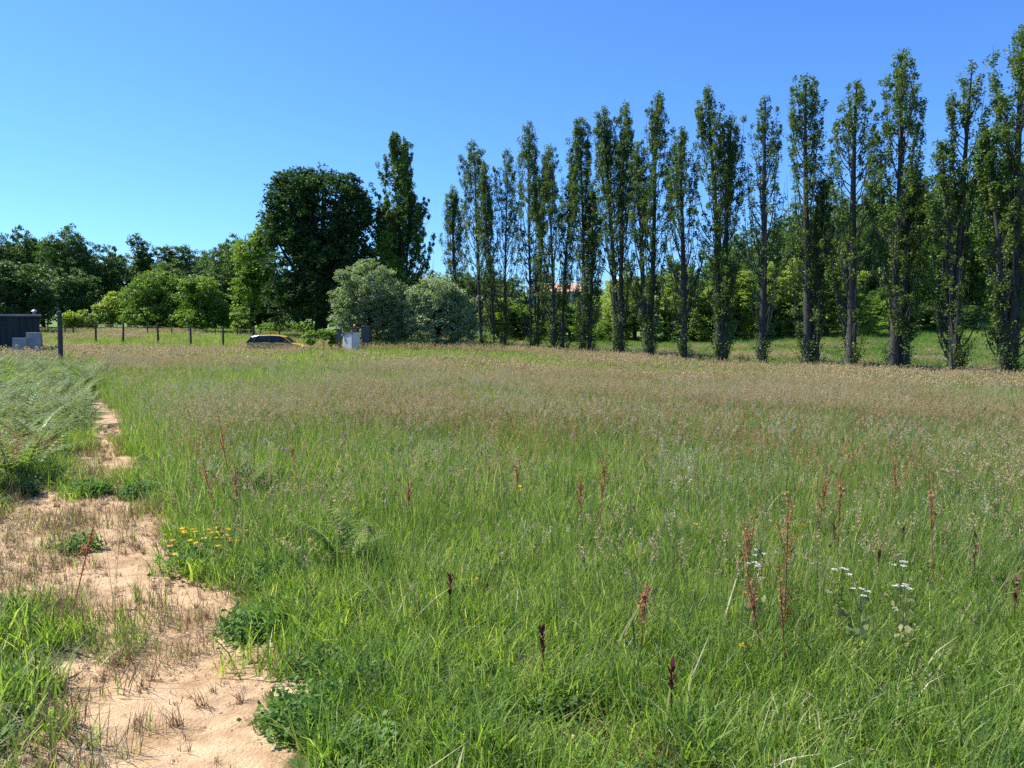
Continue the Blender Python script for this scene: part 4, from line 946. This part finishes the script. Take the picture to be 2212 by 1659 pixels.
def post(label, px, tpy, Y, r=.055, group='wooden fence posts along the meadow', h=None, lean=0):
    p = at(px, tpy, Y); z = tz(p[0], p[1]); h = p[2] - z
    mb = MB(); a = rng.normal(0, .02); b = rng.normal(0, .02)
    zs = np.linspace(-.3, h, 6); mb.tube([(a * q + rng.normal(0, .003), b * q, q) for q in zs], [r * 1.08, r * 1.04, r, r, r * .97, r * .9], 9)
    mb.tube([(a * h, b * h, h - .001), (a * h, b * h, h + .03)], [r * .88, r * .45], 9)
    o = mb.build('fence_post', M['post'], smooth=False); o.location = (p[0], p[1], z); tag(o, label, 'fence post', group); return o
post('tall near fence post standing by the shed', 126, 673, 24, .075)
near_ = [(205, 694, 'leftmost post of the nearer row, right of the tall near post'), (264, 696, 'post of the nearer row below the domed bush'), (340, 699, 'post of the nearer row under the left bright green tree'), (411, 705, 'post of the nearer row under the right bright green tree'), (481, 706, 'post of the nearer row at the right side of the green trees'), (546, 706, 'post of the nearer row standing in front of the rear of the car'), (604, 712, 'post of the nearer row behind the car roof'), (658, 712, 'post of the nearer row just right of the car')]
for px, t, lb in near_: post(lb, px, t, 57, .075)
for px, t, lb in [(102, 690, 'post right beside the shed corner'), (141, 703, 'far post just right of the tall near post'), (203 - 65 + 20, 704, 'far post left of the nearer row'), (318, 705, 'far post between the bright green trees, left one'), (371, 706, 'far post between the bright green trees, right one'), (421, 708, 'far post behind the right bright green tree'), (447, 709, 'far short post right of the right bright green tree'), (465, 709, 'far post left of the last nearer ones'), (512, 708, 'far post below the bright sapling'), (562, 712, 'far post above the car roof')]:
    post(lb, px, t, 72, .06, 'far fence posts in the second row')
# wires between the near row posts
pw = [at(px, t + 6, 57) for px, t, _ in near_]
mb = MB()
for dz in (0, -.35, -.7):
    for a, b in zip(pw[:-1], pw[1:]):
        za = a[2] + dz; zb = b[2] + dz; mb.tube([(a[0], a[1], za), ((a[0] + b[0]) / 2, (a[1] + b[1]) / 2, (za + zb) / 2 - .03), (b[0], b[1], zb)], .004, 4, False)
tag(mb.build('fence_wire', M['sheet']), 'thin wires strung along the nearer fence posts', 'wire')

# shed on the left
Ys = 30.0
def w_(px, Y): return (px - CX) / F * Y
zs_ = tz(w_(60, Ys), Ys); top = at(90, 679, Ys)[2]
x1 = w_(88, Ys); x0 = x1 - 5.2
sh = thing('garden_shed', 'low dark shed with a flat metal roof at the left edge', 'shed', (x1 - 2.6 * math.cos(R(31.5)) - 1.6 * math.sin(R(31.5)), Ys - 2.6 * math.sin(R(31.5)) + 1.6 * math.cos(R(31.5)), zs_), rz=R(31.5))
hw = (x1 - x0) / 2; hh = top - zs_
mb = MB(); mb.box(-hw, -1.6, -.1, hw, 1.6, hh - .08); mb.build('wall', M['shedwall'], sh)
mb = MB()
for k in range(24): a = -hw + k * (2 * hw / 24); mb.box(a + .01, -1.62, 0, a + 2 * hw / 24 - .01, -1.603, hh - .1)
mb.build('cladding', M['shedwall'], sh)
mb = MB(); mb.box(-hw - .1, -1.8, hh - .079, hw + .08, 1.75, hh); mb.build('roof', M['sheet'], sh, bevel=.01)
vx = 2.45
mb = MB(); mb.tube([(vx, -1.2, hh), (vx, -1.2, hh + .12)], .06, 10); mb.tube([(vx, -1.2, hh + .12), (vx, -1.2, hh + .2)], [.12, .02], 10); mb.build('roof_vent', M['sheet'], sh)
mb = MB(); mb.box(-1.2, -1.66, 0, -.3, -1.625, hh - .35); dr = mb.build('door', M['shedwall'], sh, bevel=.01)
mb = MB(); mb.box(-.42, -1.70, .8, -.36, -1.66, .95); mb.build('handle', M['sheet'], dr)
def slab(label, pxa, pxb, py, Y, mat='slab'):
    a = at(pxa, py, Y); b = at(pxb, py, Y); z = tz(a[0], Y)
    mb = MB(); mb.box(-(b[0] - a[0]) / 2, -.05, -.1, (b[0] - a[0]) / 2, .05, a[2] - z)
    o = mb.build('concrete_slab', M[mat], bevel=.012); o.location = ((a[0] + b[0]) / 2, Y, z); o.rotation_euler = (R(-6), 0, R(3)); tag(o, label, 'slab', 'slabs leaning on the shed')
slab('taller grey slab leaning against the right end of the shed', 54, 84.5, 718, 28.6)
slab('shorter pale slab leaning left of the taller one', 25, 54, 730, 28.4)
p = at(87, 722, 28.8); z = tz(p[0], 28.8); mb = MB(); mb.box(-.045, -.045, -.1, .045, .045, p[2] - z); o = mb.build('wooden_stake', M['post'], bevel=.008); o.location = (p[0], 28.8, z); tag(o, 'square dark stake at the right corner of the shed', 'stake')

# gate pillars and cabinet
def pillar(name, label, pxa, pxb, py, Y, mat, cap=True, course=False):
    a = at(pxa, py, Y); b = at(pxb, py, Y); z = tz(a[0], Y); h = a[2] - z; w = (b[0] - a[0]) / 2
    t = thing(name, label, 'pillar', ((a[0] + b[0]) / 2, Y, z))
    mb = MB()
    if course:
        n = 7
        for k in range(n): mb.box(-w, -w, h * k / n + (.006 if k else -.1), w, w, h * (k + 1) / n - .006)
        mb.box(-w + .01, -w + .01, 0, w - .01, w - .01, h - .02)
    else: mb.box(-w, -w, -.1, w, w, h)
    mb.build('shaft', M[mat], t, bevel=.01)
    if cap: mb = MB(); mb.box(-w - .05, -w - .05, h + .001, w + .05, w + .05, h + .06); mb.build('cap', M['concrete'], t, bevel=.01)
    return t, h
pillar('gate_pillar', 'dark square gate pillar left of the grey cabinet', 723.5, 736.5, 712, 55, 'concrete')
pillar('gate_pillar', 'block built gate pillar right of the grey cabinet', 782.5, 799, 706, 56, 'concrete', course=True)
t, h = pillar('lamp_pillar', 'brown grey pillar behind the grey cabinet carrying the amber lamp', 760, 772.5, 709.5, 57, 'rust')
p = at(766.2, 706, 57)
mb = MB(); mb.tube([(0, 0, 0), (0, 0, .06)], .1, 12); L_ = thing('warning_lamp', 'small amber gate lamp on top of the brown pillar', 'lamp', (t.location.x, t.location.y, t.location.z + h + .06)); mb.build('lamp_base', M['blackp'], L_)
mb = MB(); mb.sphere((0, 0, .13), .1, 12, 8, (1, 1, 1.15)); mb.build('lamp_lens', M['amber'], L_, smooth=True)
# crooked pole
a = at(728 - 18, 745, 55); z = tz(a[0], 55); b = at(718, 713, 55); mb = MB()
x0_, x1_ = at(708.5, 745, 55)[0], at(719, 716, 55)[0]; hz = at(719, 712, 55)[2] - z
mb.tube([(x0_, 55, z - .1), (x0_ + .12, 55, z + hz * .3), (x1_ - .08, 55, z + hz * .75), (x1_, 55, z + hz)], [.06, .055, .05, .035], 8)
o = mb.build('crooked_pole', M['darkbark'], smooth=True); tag(o, 'crooked wooden pole leaning left of the dark gate pillar', 'pole')
# cabinet with sloping lid
Yc = 54; pa = at(741, 722, Yc); pb_ = at(776, 718.5, Yc); z = tz(pa[0], Yc); h0 = at(741, 723, Yc)[2] - z; h1 = at(776, 717.5, Yc)[2] - z; w = .50
cb = thing('metal_cabinet', 'light grey metal cabinet with a sloping lid between the gate pillars', 'cabinet', ((pa[0] + pb_[0]) / 2, Yc, z), rz=R(-38))
mb = MB(); Vb = [(-w, -.3, -.1), (w, -.3, -.1), (w, .3, -.1), (-w, .3, -.1), (-w, -.3, h0), (w, -.3, h1), (w, .3, h1), (-w, .3, h0)]
mb.add(Vb, [(0, 3, 2, 1), (4, 5, 6, 7), (0, 1, 5, 4), (1, 2, 6, 5), (2, 3, 7, 6), (3, 0, 4, 7)]); mb.build('body', M['cabinet'], cb, bevel=.01)
mb = MB()
for k in range(1, 8): a = -w + k * 2 * w / 8.6; mb.box(a - .008, -.312, 0, a + .008, -.301, h0 - .05)
mb.build('ribs', M['cabinet'], cb)
mb = MB(); e = .05; Vb = [(-w - e, -.36, h0), (w + e, -.36, h1 + .01), (w + e, .36, h1 + .01), (-w - e, .36, h0), (-w - e, -.36, h0 + .04), (w + e, -.36, h1 + .05), (w + e, .36, h1 + .05), (-w - e, .36, h0 + .04)]
mb.add([(a, b, c + .004) for a, b, c in Vb], [(0, 3, 2, 1), (4, 5, 6, 7), (0, 1, 5, 4), (1, 2, 6, 5), (2, 3, 7, 6), (3, 0, 4, 7)]); ld = mb.build('lid', M['rust'], cb)
mb = MB(); mb.sphere((w + .02, -.4, h1 + .03), .07, 10, 6); mb.build('hinge_knob', M['slab'], ld, smooth=True)
mb = MB(); mb.box(-w - .09, -.42, h0 - .12, -w + .09, -.361, h0 + .05); mb.build('corner_bracket', M['blue'], cb, bevel=.01)
mb = MB(); mb.box(w - .08, -.33, -.05, w + .01, -.302, h1 - .02); mb.build('edge_trim', M['white'] if False else M['slab'], cb)

# car (only its upper half shows above the grass)
M['carpaint'] = solid('orange_yellow_paint', (.62, .37, .06), .25, .6, var=.04)
M['glass'] = solid('car_glass', (.025, .03, .033), .3, .35, var=.1)
M['tyre'] = solid('tyre_rubber', (.02, .02, .02), .8, .2); M['rim'] = solid('wheel_rim', (.4, .4, .42), .3, .5, metal=.8)
M['light'] = solid('head_lamp', (.7, .7, .68), .1, .8, var=.05); M['tail'] = solid('tail_lamp', (.35, .02, .02), .2, .6)
Yv = 55.0; xr = w_(538, Yv); xf = xr + 4.15; zc = at(600, 723, Yv)[2] - 1.51
car = thing('parked_car', 'small orange yellow hatchback parked behind the grass with only its roof and windows showing', 'car', ((xr + xf) / 2, Yv, zc), rz=R(2))
def loft(secs, mat, name, cap=True, smooth=True):
    n = len(secs[0]); V = [v for s_ in secs for v in s_]; Fa = []
    for i in range(len(secs) - 1):
        for j in range(n - 1): Fa.append((i * n + j, i * n + j + 1, (i + 1) * n + j + 1, (i + 1) * n + j))
    if cap: Fa.append(tuple(range(n - 1, -1, -1))); Fa.append(tuple(range((len(secs) - 1) * n, len(secs) * n)))
    mb = MB(); mb.add(V, Fa); return mb.build(name, mat, car, smooth=False, bevel=.02)
def sec(x, zb, zt, wb, wt): return [(x, -wb, zb), (x, -wb - .02, (zb + zt) / 2), (x, -wt, zt), (x, -wt * .5, zt + .025), (x, wt * .5, zt + .025), (x, wt, zt), (x, wb + .02, (zb + zt) / 2), (x, wb, zb)]
loft([sec(-2.07, .4, .82, .72, .68), sec(-2.0, .28, .96, .84, .76), sec(-1.3, .22, .99, .87, .80), sec(0, .2, .96, .87, .82), sec(.85, .2, .93, .87, .81), sec(1.35, .22, .88, .86, .74), sec(1.85, .26, .74, .82, .66), sec(2.06, .36, .6, .7, .58)], M['carpaint'], 'body')
def cab(x, zt, wt, zb=.95, wb=.80): return [(x, -wb, zb), (x, -wt, zt - .03), (x, -wt + .07, zt), (x, wt - .07, zt), (x, wt, zt - .03), (x, wb, zb)]
mb = MB(); secs = [[(-2.0, -.74, .96), (-1.62, -.60, 1.36), (-1.60, -.5, 1.39), (-1.60, .5, 1.39), (-1.62, .60, 1.36), (-2.0, .74, .96)],
        [(-1.5, -.79, .98), (-1.25, -.63, 1.44), (-1.2, -.54, 1.47), (-1.2, .54, 1.47), (-1.25, .63, 1.44), (-1.5, .79, .98)],
        cab(-.4, 1.50, .64), cab(.25, 1.46, .62), [(1.15, -.76, .91), (.62, -.60, 1.32), (.60, -.5, 1.34), (.60, .5, 1.34), (.62, .60, 1.32), (1.15, .76, .91)]]
loft(secs, M['glass'], 'windows', smooth=False)
# roof skin and pillars
mb = MB(); rp = [(-1.68, .56, 1.375), (-1.2, .62, 1.475), (-.4, .63, 1.508), (.25, .61, 1.468), (.62, .58, 1.335)]
V = []; Fa = []
for x, w2, z2 in rp: V += [(x, -w2, z2 - .035), (x, -w2 + .06, z2 + .012), (x, w2 - .06, z2 + .012), (x, w2, z2 - .035), (x, w2 - .05, z2 - .05), (x, -w2 + .05, z2 - .05)]
for i in range(4):
    for j in range(6): Fa.append((i * 6 + j, i * 6 + (j + 1) % 6, (i + 1) * 6 + (j + 1) % 6, (i + 1) * 6 + j))
Fa += [tuple(range(5, -1, -1)), tuple(range(24, 30))]
mb.add(V, Fa); mb.build('roof', M['carpaint'], car)
for s_ in (-1, 1):
    for pts in ([(-2.0, .75 * s_, .96), (-1.64, .615 * s_, 1.37)], [(-1.5, .80 * s_, .98), (-1.24, .645 * s_, 1.45)], [(-.35, .81 * s_, .96), (-.38, .65 * s_, 1.47)], [(1.17, .77 * s_, .91), (.63, .61 * s_, 1.33)]):
        mb = MB(); mb.tube(pts, .035, 6); mb.build('window_pillar', M['carpaint'] if pts[0][0] > 1 else M['blackp'], car)
    mb = MB(); mb.sphere((.82, .92 * s_, 1.0), .1, 8, 6, (.7, 1, .8)); mb.build('side_mirror', M['blackp'], car, smooth=True)
    mb = MB(); mb.sphere((1.93, .6 * s_, .68), .12, 8, 6, (1, 1, .6)); mb.build('headlight', M['light'], car, smooth=True)
    mb = MB(); mb.sphere((-2.02, .66 * s_, .86), .11, 8, 6, (.5, 1, 1.2)); mb.build('tail_light', M['tail'], car, smooth=True)
    for wx in (-1.3, 1.28):
        mb = MB(); mb.tube([(wx, .70 * s_, .31), (wx, .90 * s_, .31)], .31, 18); wh = mb.build('wheel', M['tyre'], car); mb = MB(); mb.tube([(wx, .90 * s_, .31), (wx, .915 * s_, .31)], .19, 14); mb.build('rim', M['rim'], wh)

# house on the far hill
M['roof'] = solid('clay_tiles', (.60, .36, .24), .85, .2, var=.2, scale=3, stretch=(1, 6, 1)); M['render'] = solid('ochre_render', (.55, .42, .24), .9, .2, var=.1); M['shadewall'] = solid('shade_blue_render', (.26, .31, .38), .9, .2, var=.1)  # the main wall's bluish shade is put into its grey blue colour
Yh = 215; pc = at(1198, 640, Yh); zh = tz(pc[0], Yh); eav = at(1198, 631, Yh)[2] - zh; rid = at(1198, 612, Yh)[2] - zh; hwx = 57 * Yh / F
hs_ = thing('country_house', 'house with a clay tile roof seen through the poplars on the far hill', 'house', (pc[0], Yh, zh))
mb = MB(); mb.box(-hwx, -4, -1, hwx - .1, 4, eav); wl_ = mb.build('wall', M['shadewall'], hs_)
mb = MB(); mb.box(hwx - .099, -3, -1, hwx + 2.4, 4, eav + 1.2); mb.build('side_wing', M['render'], hs_)
mb = MB(); o_ = .5; mb.add([(-hwx - o_, -4.6, eav + .01), (hwx + .3, -4.6, eav + .01), (hwx + .3, 4.6, eav + .01), (-hwx - o_, 4.6, eav + .01), (-hwx + 3.5, 0, rid), (hwx + .3, 0, rid)], [(0, 1, 5, 4), (2, 3, 4, 5), (3, 0, 4), (1, 2, 5), (0, 3, 2, 1)]); rf = mb.build('roof', M['roof'], hs_)
mb = MB(); mb.box(1.2, -.4, rid - .6, 2.0, .4, rid + .7); mb.build('chimney', M['render'], rf)
for k, wx in enumerate((-5.2, -2.6, 0.2, 3.0, 5.4)):
    mb = MB(); mb.box(wx - .5, -4.05, eav - 1.9, wx + .5, -4.003, eav - .6); wo_ = mb.build('window', M['glass'], hs_)
    mb = MB()
    for q0, q1, q2, q3 in ((wx - .6, eav - 2.0, wx + .6, eav - 1.905), (wx - .6, eav - .595, wx + .6, eav - .5), (wx - .6, eav - 1.9, wx - .505, eav - .6), (wx + .505, eav - 1.9, wx + .6, eav - .6)): mb.box(q0, -4.09, q1, q2, -4.004, q3)
    mb.build('frame', M['light'], wo_)

# cloud low over the far hill
M['cloud'] = leafmat('cloud_white', [(0, (.92, .92, .93)), (1, (.95, .95, .95))], trans=.5, tint=(1, 1, 1), spec=0, rough=1)
mb = MB(); c0 = at(1346, 604, 3000)
for k in range(26):
    a = random.uniform(-1, 1); r = random.uniform(5, 15) * (1.1 - abs(a) * .6)
    mb.sphere((a * 44 + 3, random.uniform(-20, 20), abs(random.gauss(0, 1)) * 12 * (1 - abs(a - .15)) - 4), r, 20, 12, (1.2, 1, .8))
cl_ = mb.build('cloud', M['cloud'], smooth=True); cl_.location = c0; cl_['kind'] = 'structure'
tx = bpy.data.textures.new('puffs', 'CLOUDS'); tx.noise_scale = 9; dm = cl_.modifiers.new('puff', 'DISPLACE'); dm.texture = tx; dm.strength = 7; dm.mid_level = .4
